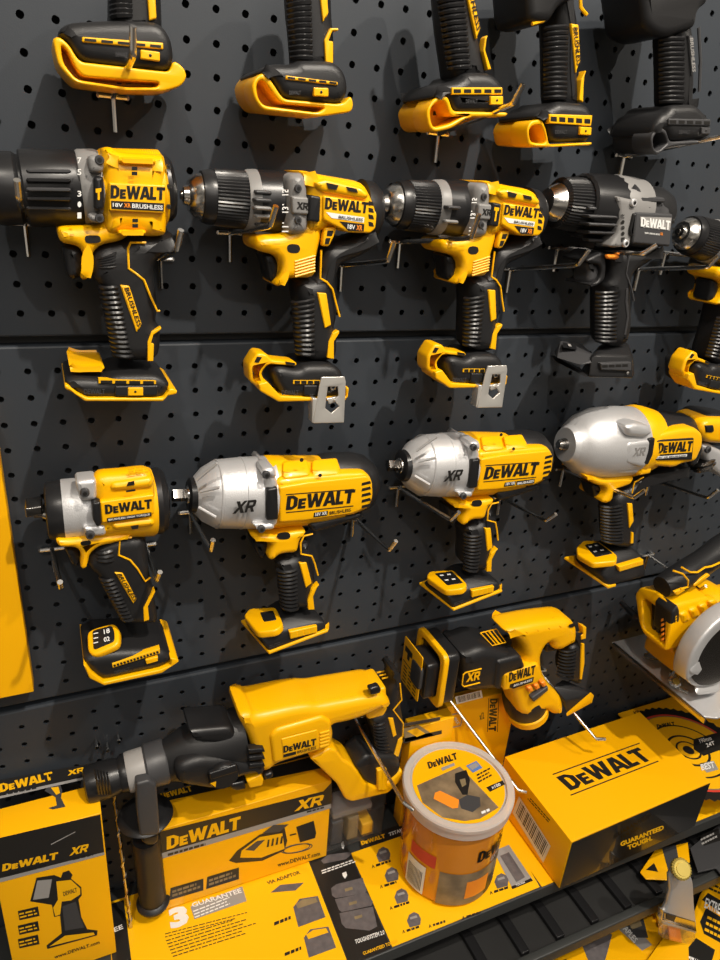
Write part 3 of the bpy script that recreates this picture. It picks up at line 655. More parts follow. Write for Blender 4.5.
def foot_top(T, c, corners, bezel, screen, marks=True, icon=False, thick=9):
    """sloping display on top of a foot, traced on a plane through three placed corners"""
    q = [at(*px(c, p), d) for p, d in corners]; nn = (q[1]-q[0]).cross(q[2]-q[0]).normalized(); nn = nn if nn.z > 0 else -nn
    pln = Pl(lambda x, y: ipl(x, y, q[0], nn), nn)
    l = T.part('display_panel', 'yel'); l.prism([pln(c, p) for p in bezel], nn, thick, 2.2, lift=0, rc=5)
    s = T.part('screen', 'pla', l); s.prism([pln(c, p) for p in screen], nn, 3, .4, lift=.6, rc=2)
    if marks:
        a, b, e, f = [Vector(p) for p in (screen[0], screen[1], screen[2], screen[3])]
        for i in range(2):
            for k in range(2):
                m = lambda u, v: tuple((a.lerp(b, u)).lerp(f.lerp(e, u), v))
                u0 = .15+.42*i; v0 = .18+.4*k
                s.flat(pln, c, [m(u0, v0), m(u0+.2, v0), m(u0+.2, v0+.1), m(u0, v0+.1)], M['wht'], lift=.8)
    return pln

def impact(label, xf, variant):
    XF[0] = xf
    T = Thing('impact_wrench', label, 'impact wrench')
    AX = ((0,196), (420,180))
    a = T.part('anvil', 'ste'); lth(a, 'J', *AX, C52, [(18,20),(22,26),(34,30),(42,28)]); lth(a, 'J', *AX, C52, [(-24,14),(-20,20),(16,20),(20,16)], M['dst'], n=4)
    r = T.part('nose_ring', 'pla'); lth(r, 'J', *AX, C52, [(28,44),(34,52),(50,56),(58,52)])
    g = T.part('hammer_case', 'sil'); lth(g, 'J', *AX, C52, [(40,50),(52,60),(75,82),(112,101),(130,105),(200,109),(270,111),(288,111)], n=48, sy=.93)
    for xx in (121, 196): lth(g, 'J', *AX, C52, [(xx-3,xx*0+104+(xx>150)*4),(xx,106+(xx>150)*4),(xx+3,105+(xx>150)*5)], n=48, sy=.93)
    for a0, a1 in (((50,150),(112,100)),((62,185),(118,172)),((56,232),(108,262))): g.tube([V(78)('J', a0), V(88)('J', a1)], 1.6, n=8)
    g.pr('J', [(240,98),(255,80),(285,100),(298,135),(296,290),(262,300),(240,288),(228,190)], 30, 86, 6, sil=56)
    g.pr('J', [(245,120),(285,112),(296,145),(255,150)], 60, 88, 5); g.pr('J', [(215,284),(285,280),(288,302),(240,306)], 60, 88, 5)
    for q in ((258,133),(243,295)): g.bolt('J', q, 88, 4, 3.5, M['gry'])
    g.logo(V(90.5), 'J', (157,252), (222,245), (168,215), M['pbk'], word='XR', lift=0)
    h = T.part('motor_housing', 'yel')
    lth(h, 'J', *AX, C52, [(262,108),(272,113),(300,112),(440,106),(500,98),(508,90)], n=48, sy=.86)
    h.pr('J', [(290,150),(380,140),(480,132),(496,130),(560,128),(580,150),(584,200),(570,238),(520,260),(480,262),(380,278),(340,284),(292,284)], 50, 84, 6)
    for x0, x1, y in ((308,380,92),(396,470,88)):
        h.hp('J', [(x0,y,66),(x1,y-6,64),(x1+14,y+34,80),(x1+6,y+50,83),(x0+6,y+60,83),(x0-2,y+40,80),(x0+4,y+20,50),(x1,y+14,48)], 5)
    h.bolt('J', (420,136), 86, 2, .3, M['pbk'], False); h.bolt('J', (365,90), 85.5, 2, .3, M['pbk'], False)
    n = T.part('nameplate', 'yel'); n.pr('J', [(298,172),(380,158),(562,138),(578,160),(578,206),(560,234),(515,252),(380,272),(300,278)], 75, 87, 2)
    n.logo(V(87), 'J', (317,240), (520,218), (322,198), M['pbk'])
    n.flat(V(87), 'J', [(318,192),(522,176),(522,179),(318,195)], M['pbk']); n.flat(V(87), 'J', [(318,246),(520,226),(520,229),(318,249)], M['pbk'])
    n.flat(V(87), 'J', [(402,248),(444,242),(442,256),(400,262)], M['pbk']); n.text('18V XR', V(87.4), 'J', (405,258), (440,253), (406,248), M['wht'])
    if variant == 'two': n.flat(V(87), 'J', [(446,242),(515,233),(515,247),(446,256)], M['pbk']); n.text('BRUSHLESS', V(87.5), 'J', (450,254), (512,244), (450,246), M['wht'])
    else: n.text('BRUSHLESS', V(87), 'J', (448,254), (512,244), (448,244), M['pbk'])
    for k in range(6): n.flat(V(87), 'J', [(546,158+k*17),(570,152+k*17),(573,160+k*17),(544,167+k*17)], M['pbk'])
    p = T.part('side_insert', 'pla'); p.pr('J', [(262,178),(294,172),(297,270),(260,274),(258,225)], 70, 90, 2.5)
    r = T.part('rear_cap', 'blk'); lth(r, 'J', (0,186), (420,170), C52, [(430,98),(450,104),(530,104),(565,94),(590,66),(598,30)], sy=.8)
    r.pr('J', [(385,282),(480,262),(540,250),(560,262),(480,290),(400,312)], 30, 78, 5)
    u = T.part('trigger_housing', 'yel')
    u.pr('J', [(196,302),(230,296),(290,300),(340,278),(382,272),(382,290),(362,318),(356,372),(300,376),(276,398),(256,392),(272,352),(268,336),(212,326)], 30, 80, 6, sil=58)
    u.flat(V(80), 'J', [(288,310),(325,304),(333,318),(325,328),(294,328)], M['pbk'], rc=5)
    tr = T.part('trigger', 'pla'); tr.pr('J', [(218,334),(265,338),(270,360),(254,392),(236,386)], 38, 68, 6)
    b = T.part('handle', 'blk')
    b.pr('J', [(272,396),(300,378),(356,370),(364,316),(400,312),(396,350),(418,440),(406,480),(408,548),(308,548),(306,480),(296,430)], 32, 77, 13, sil=56)
    b.ribs('J', (298,425), (362,412), (312,545), (360,545), 11, 77.4, 2, M['pla'])
    a = T.part('yellow_inlay', 'yel'); a.line('J', [(398,312),(372,318),(362,338),(363,372),(395,378),(404,400),(414,436)], 77.4, 1)
    a.pr('J', [(358,400),(380,398),(396,460),(378,475)], 70, 78.5, 1); a.pr('J', [(385,540),(383,512),(396,480),(418,463),(400,500),(404,540)], 70, 78.2, .8)
    f = T.part('battery_foot', 'blk')
    fl, lb, fr = at(*px('J', (268,668)), 86), at(*px('J', (190,574)), 26), at(*px('J', (438,602)), 86); rb = lb+(fr-fl)
    f.hp('J', [(240,622,84),(300,590,78),(322,556,70),(405,548,70),(436,572,84),(205,575,34)], 6, None, [fl, lb, fr, rb, at(*px('J', (322,556)), 70)+Vector((0,34,0)), at(*px('J', (405,548)), 70)+Vector((0,34,0))])
    y = T.part('foot_rail', 'yel'); e = Vector((0,0,3.2))
    y.hull([fl+Vector((-1,-2,-1)), lb+Vector((-3,0,-1)), fr+Vector((2,-2,-1)), rb+Vector((2,0,-1)), fl+e+Vector((-1,-2,-1)), lb+e+Vector((-3,0,-1)), fr+e+Vector((2,-2,-1)), rb+e+Vector((2,0,-1))], .8)
    y.hp('J', [(436,585,86),(448,575,80),(447,600,84),(434,612,87),(436,585,60),(447,596,60)], 1)
    w = T.part('vent_window', 'yel'); w.pr('J', [(328,606),(412,588),(412,608),(332,628)], 80, 88, 1); slots(w, 'J', (336,624), (408,606), (333,608), 4, 88, M['dyel'], .25); f.bars(V(86.3), 'J', (268,655), (310,640), (266,645), 2, M['gry'])
    pl = foot_top(T, 'J', [((200,560),48), ((285,532),48), ((225,603),80), ((300,590),80)], [(190,556),(208,534),(288,530),(310,582),(290,600),(236,606),(224,600)],
        [(240,548),(280,542),(290,570),(252,576)] if variant == 'one' else [(222,544),(280,537),(298,580),(244,588)], marks=variant != 'one')
    XF[0] = None
    T.finish()
impact('impact wrench with silver nose and small square icon on its foot, second of third row', None, 'one')
impact('impact wrench with silver nose and wide display on its foot, third of third row', rigid(86, (285.7,510.7,483.3,479), (269,655,452.7,612.7)), 'two')

def impact4():
    T = Thing('impact_wrench', 'big round nosed silver impact wrench, above the reciprocating saw and circular saw', 'impact wrench')
    AX = ((195,212), (700,185))
    a = T.part('anvil', 'dst'); lth(a, 'L', *AX, C52, [(200,16),(212,20),(255,26)]); lth(a, 'L', *AX, C52, [(194,12),(202,18),(206,12)], M['ste'])
    lth(a, 'L', *AX, C52, [(225,32),(238,42),(255,44)], M['pla'])
    g = T.part('hammer_case', 'sil'); lth(g, 'L', *AX, C52, [(232,56),(246,64),(252,66),(268,82),(300,102),(345,116),(400,118),(455,114),(475,108)], n=56, sy=.93)
    g.pr('L', [(412,152),(450,142),(498,152),(503,176),(480,192),(418,186)], 60, 96, 6); g.pr('L', [(420,205),(500,195),(482,280),(470,290),(410,275),(408,235)], 60, 95, 5)
    g.pr('L', [(380,275),(440,282),(458,288),(455,310),(380,312)], 60, 88, 6)
    g.logo(V(95), 'L', (433,250), (472,247), (440,222), M['gp'], word='XR')
    h = T.part('motor_housing', 'yel'); lth(h, 'L', *AX, C52, [(455,116),(470,119),(490,114),(515,104),(520,80)], sy=.9)
    h.pr('L', [(485,190),(545,172),(600,160),(645,158),(668,178),(668,215),(644,268),(600,276),(572,290),(480,282),(470,276)], 40, 91, 6)
    h.pr('L', [(455,280),(500,285),(496,308),(455,316)], 40, 88, 4)
    n = T.part('nameplate', 'pla'); n.pr('L', [(510,198),(636,190),(630,262),(505,264)], 80, 93, 1.5)
    n.flat(V(93), 'L', [(516,202),(632,196),(627,236),(512,244)], M['yel']); n.logo(V(93.4), 'L', (514,240), (626,232), (520,206), M['pbk'])
    n.flat(V(93), 'L', [(512,250),(612,242),(611,250),(512,258)], M['wht']); n.text('18V XR BRUSHLESS', V(93.4), 'L', (515,257), (608,249), (515,252), M['pbk'])
    p = T.part('side_insert', 'pla'); p.pr('L', [(488,194),(510,190),(502,245),(486,278),(466,276),(484,235)], 70, 95, 2)
    r = T.part('rear_cap', 'blk'); lth(r, 'L', *AX, C52, [(490,100),(520,100),(560,94),(610,84),(640,66),(650,40)], sy=.82)
    r.pr('L', [(645,180),(665,175),(668,230),(650,278),(630,285),(640,260)], 30, 84, 5)
    u = T.part('trigger_housing', 'yel'); u.pr('L', [(280,315),(300,314),(350,325),(400,318),(445,318),(430,345),(378,362),(372,395),(352,408),(334,402),(352,372),(350,352),(312,344)], 30, 80, 5)
    tr = T.part('trigger', 'pla'); tr.pr('L', [(305,342),(350,356),(350,375),(335,402),(318,395)], 38, 68, 6)
    b = T.part('handle', 'blk')
    b.pr('L', [(370,372),(432,342),(455,316),(560,285),(645,270),(630,290),(560,312),(475,325),(458,352),(436,380),(430,440),(438,500),(432,560),(345,560),(340,480),(342,420)], 38, 77, 12, sil=60)
    b.ribs('L', (343,415), (412,405), (348,538), (415,538), 12, 77.4, 2, M['pla'])
    a = T.part('yellow_inlay', 'yel'); a.line('L', [(470,318),(440,335),(432,370)], 77.4, 1); a.pr('L', [(417,404),(434,405),(438,462),(424,486)], 70, 78.6, .8); a.pr('L', [(430,498),(438,500),(437,535),(428,536)], 70, 78.4, .6)
    f = T.part('battery_foot', 'blk')
    fl, lb, fr = at(*px('L', (354,680)), 86), at(*px('L', (222,582)), 24), at(*px('L', (480,648)), 86); rb = lb+(fr-fl)
    f.hp('L', [(340,640,84),(385,602,82),(352,560,66),(432,545,68),(474,582,82),(482,620,85),(262,572,36)], 6, None, [fl, lb, fr, rb, at(*px('L', (352,560)), 66)+Vector((0,32,0)), at(*px('L', (432,545)), 68)+Vector((0,34,0))])
    y = T.part('foot_rail', 'yel'); e = Vector((0,0,4))
    y.hull([fl+Vector((-1,-1,-1)), lb+Vector((-7,0,-1)), fl+Vector((14,0,-1)), lb+Vector((14,0,-1)), fl+e+Vector((-1,-1,-1)), lb+e+Vector((-7,0,-1)), fl+e+Vector((14,0,-1)), lb+e+Vector((14,0,-1))], 1)
    w = T.part('vent_window', 'yel'); w.pr('L', [(388,612),(470,588),(470,605),(392,628)], 80, 88, 1); slots(w, 'L', (394,624), (466,604), (392,613), 4, 88, M['dyel'], .25)
    foot_top(T, 'L', [((262,548),40), ((330,525),40), ((300,600),80), ((383,580),78)], [(250,545),(275,524),(322,525),(384,572),(380,592),(304,600),(252,570)], [(276,540),(320,532),(370,568),(312,580)])
    T.finish()
impact4()

# ------------------------------------------------------------------ rotary hammer on the hooks above the boxes
def hammer():
    T = Thing('rotary_hammer', 'long yellow rotary hammer with black snout and side handle above the boxes', 'rotary hammer')
    AX = ((60,412), (620,236)); d = C52
    c = T.part('chuck', 'pla'); lth(c, 'M', *AX, d, [(74,44),(80,54),(96,57),(160,55),(178,50),(190,50)], n=40)
    for k in range(5): c.tube([V(52+24+2)('M', (104+k*9,355+k*3)), V(52+28)('M', (112+k*9,400+k*2)), V(52+20)('M', (118+k*9,432))], 1.2, n=6)
    lth(c, 'M', *AX, d, [(180,52),(192,56),(206,54)])
    r = T.part('collar_ring', 'gp', label='pale grey collar ring'); lth(r, 'M', *AX, d, [(202,58),(208,60),(256,60),(262,58)], m=M['pgy'])
    c2 = T.part('front_band', 'gry'); lth(c2, 'M', *AX, d, [(258,62),(264,66),(318,66),(324,62)])
    g = T.part('gearbox', 'blk')
    lth(g, 'M', *AX, d, [(315,64),(335,70),(380,86),(430,96),(500,98),(560,96)], sy=.85)
    g.pr('M', [(330,330),(400,260),(520,255),(560,285),(604,285),(622,330),(620,374),(560,384),(510,402),(470,428),(420,424),(340,412)], 26, 88, 10, sil=50)
    t = T.part('top_cover', 'pla'); t.pr('M', [(368,228),(455,196),(505,182),(522,192),(540,270),(500,290),(402,284)], 30, 76, 8, sil=48)
    for k in range(3): t.pr('M', [(565+k*2,300+k*22),(612,296+k*22),(616,306+k*22),(568,312+k*22)], 80, 90, 1)
    t2 = T.part('gearbox_vent', 'pla', g)
    s = T.part('mode_selector', 'pla'); cc = V(88)('M', (490,370)); s.lathe(cc, cc-Vector((0,7,0)), [(0,18),(4,18),(7,16)], n=32)
    s.prism([V(96)('M', p) for p in [(446,372),(530,345),(536,366),(452,392)]], (0,-1,0), 6, 2); s.flat(V(96), 'M', [(450,398),(468,392),(466,410)], M['yel'], lift=1)
    k = T.part('front_lug', 'yel'); k.pr('M', [(560,395),(602,375),(612,390),(608,408),(570,416)], 60, 84, 2); k.pr('M', [(510,405),(555,395),(560,418),(530,425),(512,418)], 56, 80, 3, M['pla']); k.pr('M', [(612,378),(640,368),(642,382),(618,394)], 56, 80, 3, M['pla'])
    h = T.part('motor_housing', 'yel')
    h.pr('N', [(22,160),(70,146),(80,160),(210,115),(262,104),(300,105),(340,93),(495,52),(520,72),(530,106),(500,118),(440,160),(380,190),(340,198),(348,235),(342,280),(325,302),(295,312),(150,356),(130,376),(95,382),(62,275)], 22, 84, 11, sil=36)
    h.pr('N', [(150,262),(170,240),(310,200),(335,215),(338,285),(322,298),(160,344)], 60, 88, 5)
    o = at(*px('N', (210,115)), 30); e1 = at(*px('N', (495,52)), 30)-o; nn = e1.cross(Vector((0,1,0))).normalized(); nn = nn if nn.z > 0 else -nn
    tp = lambda x, y: ipl(*px('N', (x, y)), o+nn*.8, nn)
    for k in range(5): h.tube([tp(176+k*4,140+k*8), tp(232+k*3,122+k*8)], 1.7, n=6)
    for k in range(4): h.tube([tp(246+k*2,124+k*9), tp(286+k*2,112+k*9)], 1.7, n=6)
    for k in range(3): h.tube([tp(470+k*8,68+k*9), tp(500+k*5,62+k*9)], 1.2, M['dyel'], 6)
    for k in range(5): h.pr('N', [(300,250+k*10),(328,242+k*10),(330,247+k*10),(301,256+k*10)], 80, 89.5, .5, M['dyel'])
    n = T.part('nameplate', 'yel'); n.pr('N', [(184,268),(292,240),(296,286),(190,318)], 80, 89, 1); n.logo(V(89), 'N', (190,308), (288,284), (190,288), M['pbk'])
    n.flat(V(89), 'N', [(190,313),(228,303),(228,312),(190,322)], M['pbk']); n.text('BRUSHLESS', V(89), 'N', (232,310), (288,296), (232,302), M['pbk'])
    a = T.part('lower_arm', 'yel'); a.pr('N', [(270,328),(330,296),(350,300),(372,330),(398,345),(418,370),(436,400),(470,412),(505,398),(545,360),(553,372),(540,398),(505,432),(395,458),(376,450),(352,405),(300,355)], 32, 76, 4)
    for x in (480, 492): a.pr('N', [(x-8,362),(x+10,358),(x+12,420),(x-6,425)], 66, 79, 2)
    b = T.part('rear_handle', 'blk'); b.pr('N', [(450,210),(500,195),(508,125),(526,100),(518,62),(545,72),(552,110),(546,160),(556,220),(552,300),(545,345),(515,345),(470,330),(478,290),(466,250)], 30, 67, 9)
    b.ribs('N', (462,225), (500,210), (478,320), (520,322), 10, 67.4, 1.8, M['pla'])
    y = T.part('yellow_inlay', 'yel'); y.pr('N', [(505,205),(520,205),(530,255),(520,262)], 60, 68.5, .6); y.line('N', [(540,100),(545,150),(520,180),(535,200),(550,220),(548,260)], 67.4, 1); y.pr('N', [(520,320),(535,270),(548,262),(548,275),(536,320)], 60, 68.2, .6)
    t = T.part('trigger_housing', 'yel'); t.pr('N', [(440,128),(500,112),(504,180),(492,200),(445,212),(438,190)], 30, 72, 4)
    tb = T.part('lock_button', 'pla'); tb.pr('N', [(448,118),(478,108),(486,120),(482,132),(452,138)], 76, 86, 3)
    tr = T.part('trigger', 'pla'); tr.pr('N', [(385,195),(440,172),(440,205),(420,210),(395,205)], 36, 72, 5)
    f = T.part('battery_foot', 'blk'); f.pr('N', [(404,352),(440,318),(530,320),(545,345),(540,375),(500,402),(468,414),(438,400)], 30, 74, 6)
    sc = T.part('side_handle_clamp', 'gry'); sc.pr('M', [(228,402),(268,392),(290,405),(300,540),(298,556),(240,560),(230,480)], 60, 84, 3); sc.pr('M', [(240,556),(296,552),(296,575),(284,586),(262,588),(246,578)], 58, 78, 3, M['pla'])
    fl = T.part('side_handle_flange', 'pla'); p0 = V(d)('M', (256,495)); fl.lathe(p0+Vector((0,0,5)), p0-Vector((0,0,5)), [(0,20),(2,29),(5,32),(8,29),(10,20)])
    hd = T.part('side_handle', 'blk'); A = V(d)('Q', (478,320)); B = V(d)('Q', (500,535)); B = Vector((A.x+3, A.y, B.z))
    L = (B-A).length; hd.lathe(A, B, [(0,15.5),(6,16.5)]+[(6+i*(L-16)/16, 16.2+.5*(i % 2)) for i in range(1, 17)]+[(L-9,18),(L-6,20.5),(L-3,20.5),(L,17)])
    T.finish()
hammer()
t = Thing('drill_bit', 'long fluted steel masonry bit standing left of the hammer side handle', 'drill bit')
b = t.part('flute', 'ste'); A = at(113,808,20); B = at(131,927,60)
A = at(114,795,30); B = atz(131,927,-978); n = 60; ax = (B-A)
u = ax.cross(Vector((0,1,0))).normalized(); w = ax.normalized().cross(u)
b.tube([A, B], 2.1, n=10); b.tube([A+ax*(i/n)+u*math.cos(i*.9)*1.6+w*math.sin(i*.9)*1.6 for i in range(n+1)], 1.6, n=6)
k = t.part('shank', 'dst'); k.tube([A-ax*.12, A], 3, n=12)
t.finish()

# ------------------------------------------------------------------ reciprocating saw
def recip():
    T = Thing('reciprocating_saw', 'black and yellow reciprocating saw with boxed front above the round tub', 'reciprocating saw')
    b = T.part('front_body', 'blk')
    b.pr('O', [(195,170),(250,150),(310,118),(352,116),(402,135),(428,165),(432,215),(372,252),(366,305),(240,322),(212,316),(205,240)], 22, 84, 13, sil=46)
    b.pr('O', [(352,215),(425,196),(440,235),(372,258),(366,304),(345,300)], 60, 88, 6)
    x = T.part('badge', 'blk'); x.line('O', [(304,236),(256,248),(250,254),(246,284),(252,290),(300,278)], 85.5, 1, M['yel']); x.logo(V(85), 'O', (258,276), (298,268), (262,250), M['yel'], word='XR')
    tp = T.part('label', 'yel'); q = [at(*px('O', p), dd)+Vector((0,-2,2)) for p, dd in (((298,130),50),((346,118),50),((374,158),72),((334,168),72))]
    tp.tube(q+[q[0]], .9, n=6); tp.tube([q[0].lerp(q[1],.5), q[3].lerp(q[2],.5)], 1.4, n=6); tp.tube([q[0].lerp(q[1],.75), q[3].lerp(q[2],.75)], .8, n=6); tp.tube([q[0].lerp(q[1],.28), q[3].lerp(q[2],.28)], .8, n=6)
    # boxed shoe facing left: a ring in a plane square to the saw, yellow rimmed, with a black block and a printed card in it
    s = T.part('front_shoe', 'yel'); X1 = at(*px('O', (214,250)), 86).x; X0 = X1-14
    def ring(z0, z1, y0, y1): return [Vector((X0,y0,z0)), Vector((X0,y1,z0)), Vector((X0,y1,z1)), Vector((X0,y0,z1))]
    zt = at(*px('O', (210,205)), 86).z; zb = at(*px('O', (150,385)), 60).z
    zt = at(*px('O', (213,200)), 88).z; zb = at(*px('O', (205,345)), 88).z-6
    s.prism(ring(zb, zt, -88, -14), (-1,0,0), 8, 2, None, [ring(zb+10, zt-9, -78, -24)], rc=12)
    k = T.part('shoe_block', 'pla'); k.prism([p+Vector((6,0,0)) for p in ring(zb+3, zt-3, -85, -17)], (-1,0,0), 20, 3, rc=10)
    k.prism([p+Vector((-16,0,0)) for p in ring(zb+12, zt-18, -76, -30)], (-1,0,0), 20, 3, rc=6)
    k.prism([p+Vector((-20,0,0)) for p in ring(zb+20, zt-28, -68, -40)], (-1,0,0), 8, 3, rc=8, m=M['gry'])
    c = T.part('printed_card', 'pap'); Xc = X0-19
    P = [Vector((Xc,-66,zb+2)), Vector((Xc,-16,zb+2)), Vector((Xc,-16,zt-12)), Vector((Xc,-66,zt-12))]
    c.prism(P, (-1,0,0), 1.2, .2, rc=2); pc = Pl(lambda x, y: atx(x, y, Xc), (-1,0,0))
    def cq(u0, v0, u1, v1, m): c.raw([P[0]+(P[1]-P[0])*a+(P[3]-P[0])*bb+Vector((-.5,0,0)) for a, bb in ((u0,v0),(u1,v0),(u1,v1),(u0,v1))], [(0,1,2,3)], m)
    cq(.5,.72,.9,.84,M['pbk']); cq(.62,.6,.75,.72,M['pbk']); cq(.1,.48,.95,.5,M['pbk'])
    for i in range(5):
        for j in range(3): cq(.12+j*.28,.06+i*.08,.3+j*.28,.09+i*.08,M['pbk'])
    h = T.part('motor_housing', 'yel')
    h.pr('O', [(345,112),(382,95),(480,72),(586,57),(606,82),(604,138),(572,155),(552,170),(530,166),(530,142),(512,142),(490,185),(492,240),(515,290),(556,330),(558,376),(525,384),(505,362),(470,380),(430,394),(396,382),(386,350),(366,305),(372,258),(432,215),(426,165),(400,135)], 36, 82, 12, sil=60)
    for i in range(5): h.tube([at(*px('O', (384+i*34,100-i*7)), 58), at(*px('O', (398+i*34,124-i*6)), 74), at(*px('O', (402+i*34,136-i*6)), 81)], 3, n=8)
    h.pr('O', [(372,252),(478,222),(492,262),(470,285),(372,306)], 60, 88, 5)
    h.flat(V(82.4), 'O', [(565,103),(585,98),(588,108),(568,114)], M['pbk'], rc=4)
    h.logo(V(88), 'O', (386,276), (464,252), (388,248), M['pbk']); h.flat(V(88), 'O', [(390,282),(462,260),(458,276),(400,296),(388,292)], M['pbk']); h.text('BRUSHLESS', V(88.4), 'O', (400,290), (455,272), (402,283), M['wht'])
    m = T.part('motor_band', 'blk'); A = at(*px('O', (425,300)), C52); B = at(*px('O', (450,390)), C52)
    m.lathe(A, B, [(0,26),(10,31),(28,32),(38,30)]); m.lathe(A, B, [(38,30),(40,32),(52,31),(57,26)], M['yel'])
    m.pr('O', [(455,325),(505,290),(506,302),(462,338)], 80, 90, 2, M['gry'])
    for i in range(3): m.pr('O', [(444+i*20,296-i*8),(456+i*20,290-i*8),(462+i*20,302-i*8),(450+i*20,310-i*8)], 80, 90, 2, M['org'])
    b = T.part('rear_handle', 'blk'); b.pr('O', [(546,172),(602,142),(600,80),(618,110),(622,150),(618,205),(612,272),(602,292),(530,288),(525,255),(545,238)], 38, 78, 9, sil=52)
    b.ribs('O', (552,185), (600,170), (540,270), (592,272), 9, 78.5, 1.8, M['pla'])
    y = T.part('yellow_inlay', 'yel'); y.pr('O', [(604,160),(614,162),(614,220),(606,270),(600,268)], 70, 79.5, .8); y.pr('O', [(606,108),(620,112),(618,146),(604,150),(604,138),(610,134)], 70, 79.5, .8)
    f = T.part('battery_foot', 'blk'); f.hp('O', [(520,292,70),(548,268,62),(600,290,72),(632,308,82),(634,325,84),(562,368,84),(556,332,84),(545,290,36),(600,296,40)], 4)
    r = T.part('foot_rail', 'yel'); r.hp('O', [(632,306,84),(642,316,80),(636,338,82),(560,380,85),(558,370,85),(630,330,85),(636,320,60)], .8)
    tr = T.part('trigger', 'pla'); tr.pr('O', [(500,165),(530,150),(546,172),(528,185),(500,190)], 36, 70, 4)
    T.finish()
recip()

# ------------------------------------------------------------------ circular saw and the grinder head at the right edge
def circ():
    T = Thing('circular_saw', 'yellow circular saw with silver base plate and guard at right edge', 'circular saw')
    X0 = 787; Z = -756
    s = T.part('base_plate', 'ste'); s.prism([Vector((X0,-10,Z)), Vector((X0,-190,Z)), Vector((X0+20,-200,Z)), Vector((X0+330,-196,Z)), Vector((X0+330,-10,Z))], (0,0,1), 3, .8, M['sil'])
    s.box((X0, -196, Z-8), (X0+3, -12, Z)); pl = HZ(Z)
    for i in range(26): s.raw([Vector((X0+60+i*4,-190,Z+.4)), Vector((X0+61.3+i*4,-190,Z+.4)), Vector((X0+61.3+i*4,-180-(i % 5 == 0)*5,Z+.4)), Vector((X0+60+i*4,-180-(i % 5 == 0)*5,Z+.4))], [(0,1,2,3)], M['wht'])
    k = T.part('bevel_knob', 'ste'); q = atz(*px('Y', (385,762)), Z); k.lathe(q+Vector((0,-2,4)), q+Vector((-6,-10,14)), [(0,8),(3,10),(6,10),(8,7)], n=7); k.lathe(q+Vector((-4,-8,10)), q+Vector((-10,-16,20)), [(0,5),(3,5)], M['gld'], 12); k.tube([q+Vector((-4,0,12)), q+Vector((18,8,26))], 4, M['ste'])
    g = T.part('blade_guard', 'sil'); n = 44; R = 74; C = Vector((819, -176, -664))
    vs = []; fs = []
    g.prism([C+Vector((math.cos(a)*R, 0, math.sin(a)*R)) for a in [math.radians(-25+i*230/n) for i in range(n+1)]]+[C+Vector((math.cos(a)*(R-20), 0, math.sin(a)*(R-20))) for a in [math.radians(205-i*230/n) for i in range(n+1)]], (0,-1,0), 26, 4, rc=0)
    lo = T.part('lower_guard', 'ste'); lo.prism([C+Vector((math.cos(a)*66, 10, math.sin(a)*66)) for a in [math.radians(170+i*200/30) for i in range(31)]]+[C+Vector((math.cos(a)*28, 10, math.sin(a)*28)) for a in [math.radians(370-i*200/30) for i in range(31)]], (0,-1,0), 8, 2, M['sil'], rc=0)
    bl = T.part('blade', 'dst'); bl.lathe(C+Vector((0,8,0)), C+Vector((0,6,0)), [(0,60),(2,60)], n=64)
    gb = T.part('guard_bracket', 'sil'); gb.hp('Y', [(505,730,150),(560,700,150),(640,690,150),(640,820,172),(520,832,172),(500,800,168),(505,730,120),(640,690,120)], 4)
    gb.hp('Y', [(475,690,176),(530,640,176),(548,690,178),(520,725,178),(480,712,178)], 2)
    k2 = T.part('scale_bracket', 'ste'); k2.tube([atz(*px('Y', q), Z+3) for q in ((235,610),(300,590),(360,630),(420,640))], 1.6, n=8); k2.tube([atz(*px('Y', q), Z+3) for q in ((230,625),(300,640),(360,632))], 1.2, n=8)
    k2.tube([atz(*px('Y', q), Z+8) for q in ((380,720),(400,690),(440,685))], 4, n=10); k2.tube([atz(*px('Y', q), Z+6) for q in ((420,790),(470,812))], 3, n=10)
    m = T.part('motor_housing', 'yel'); A = at(*px('Y', (640,420)), 130); m.lathe(A, A+Vector((0,85,0)), [(0,36),(10,40),(60,38),(78,32),(85,20)])
    m.prism([Vector((X0+16,-132,Z+14)), Vector((X0+170,-132,Z+14)), Vector((X0+190,-132,Z+112)), Vector((X0+70,-132,Z+112)), Vector((X0+20,-132,Z+70))], (0,-1,0), 80, 9)
    for i in range(4): m.pr('Y', [(430+i*52,400-i*22),(470+i*52,380-i*22),(490+i*52,430-i*24),(440+i*52,455-i*24)], 116, 134, 5)
    p = T.part('battery_port', 'yel'); Xp = at(*px('Y', (380,400)), 128).x
    # open end facing left, traced on a plane square to the wall
    sp = SX(Xp); o = [(184,290),(212,252),(292,272),(388,350),(384,430),(352,596),(308,568),(228,500),(205,440)]
    inn = [(225,320),(245,316),(346,400),(340,560),(232,470)]
    p.prism([sp('Y', q) for q in o], (-1,0,0), 70, 3, None, [[sp('Y', q) for q in inn]], rc=5)
    p2 = T.part('battery_terminals', 'pla', p); p2.prism([sp('Y', q)+Vector((18,0,0)) for q in [(222,318),(245,314),(350,398),(345,565),(228,475)]], (-1,0,0), 10, 0)
    for i in range(4): p2.prism([sp('Y', q)+Vector((12,0,0)) for q in [(248+i*22,430+i*16),(262+i*22,440+i*16),(258+i*22,490+i*16),(244+i*22,480+i*16)]], (-1,0,0), 10, .5, M['gry'])
    for i in range(5): p.prism([sp('Y', q) for q in [(328,420+i*26),(340,416+i*26),(338,430+i*26),(326,436+i*26)]], (-1,0,0), 3, .5, M['org'], lift=1)
    sd = T.part('side_grip_panel', 'blk'); sd.pr('Y', [(385,390),(418,350),(428,380),(425,500),(395,530),(372,520)], 100, 132, 3); 
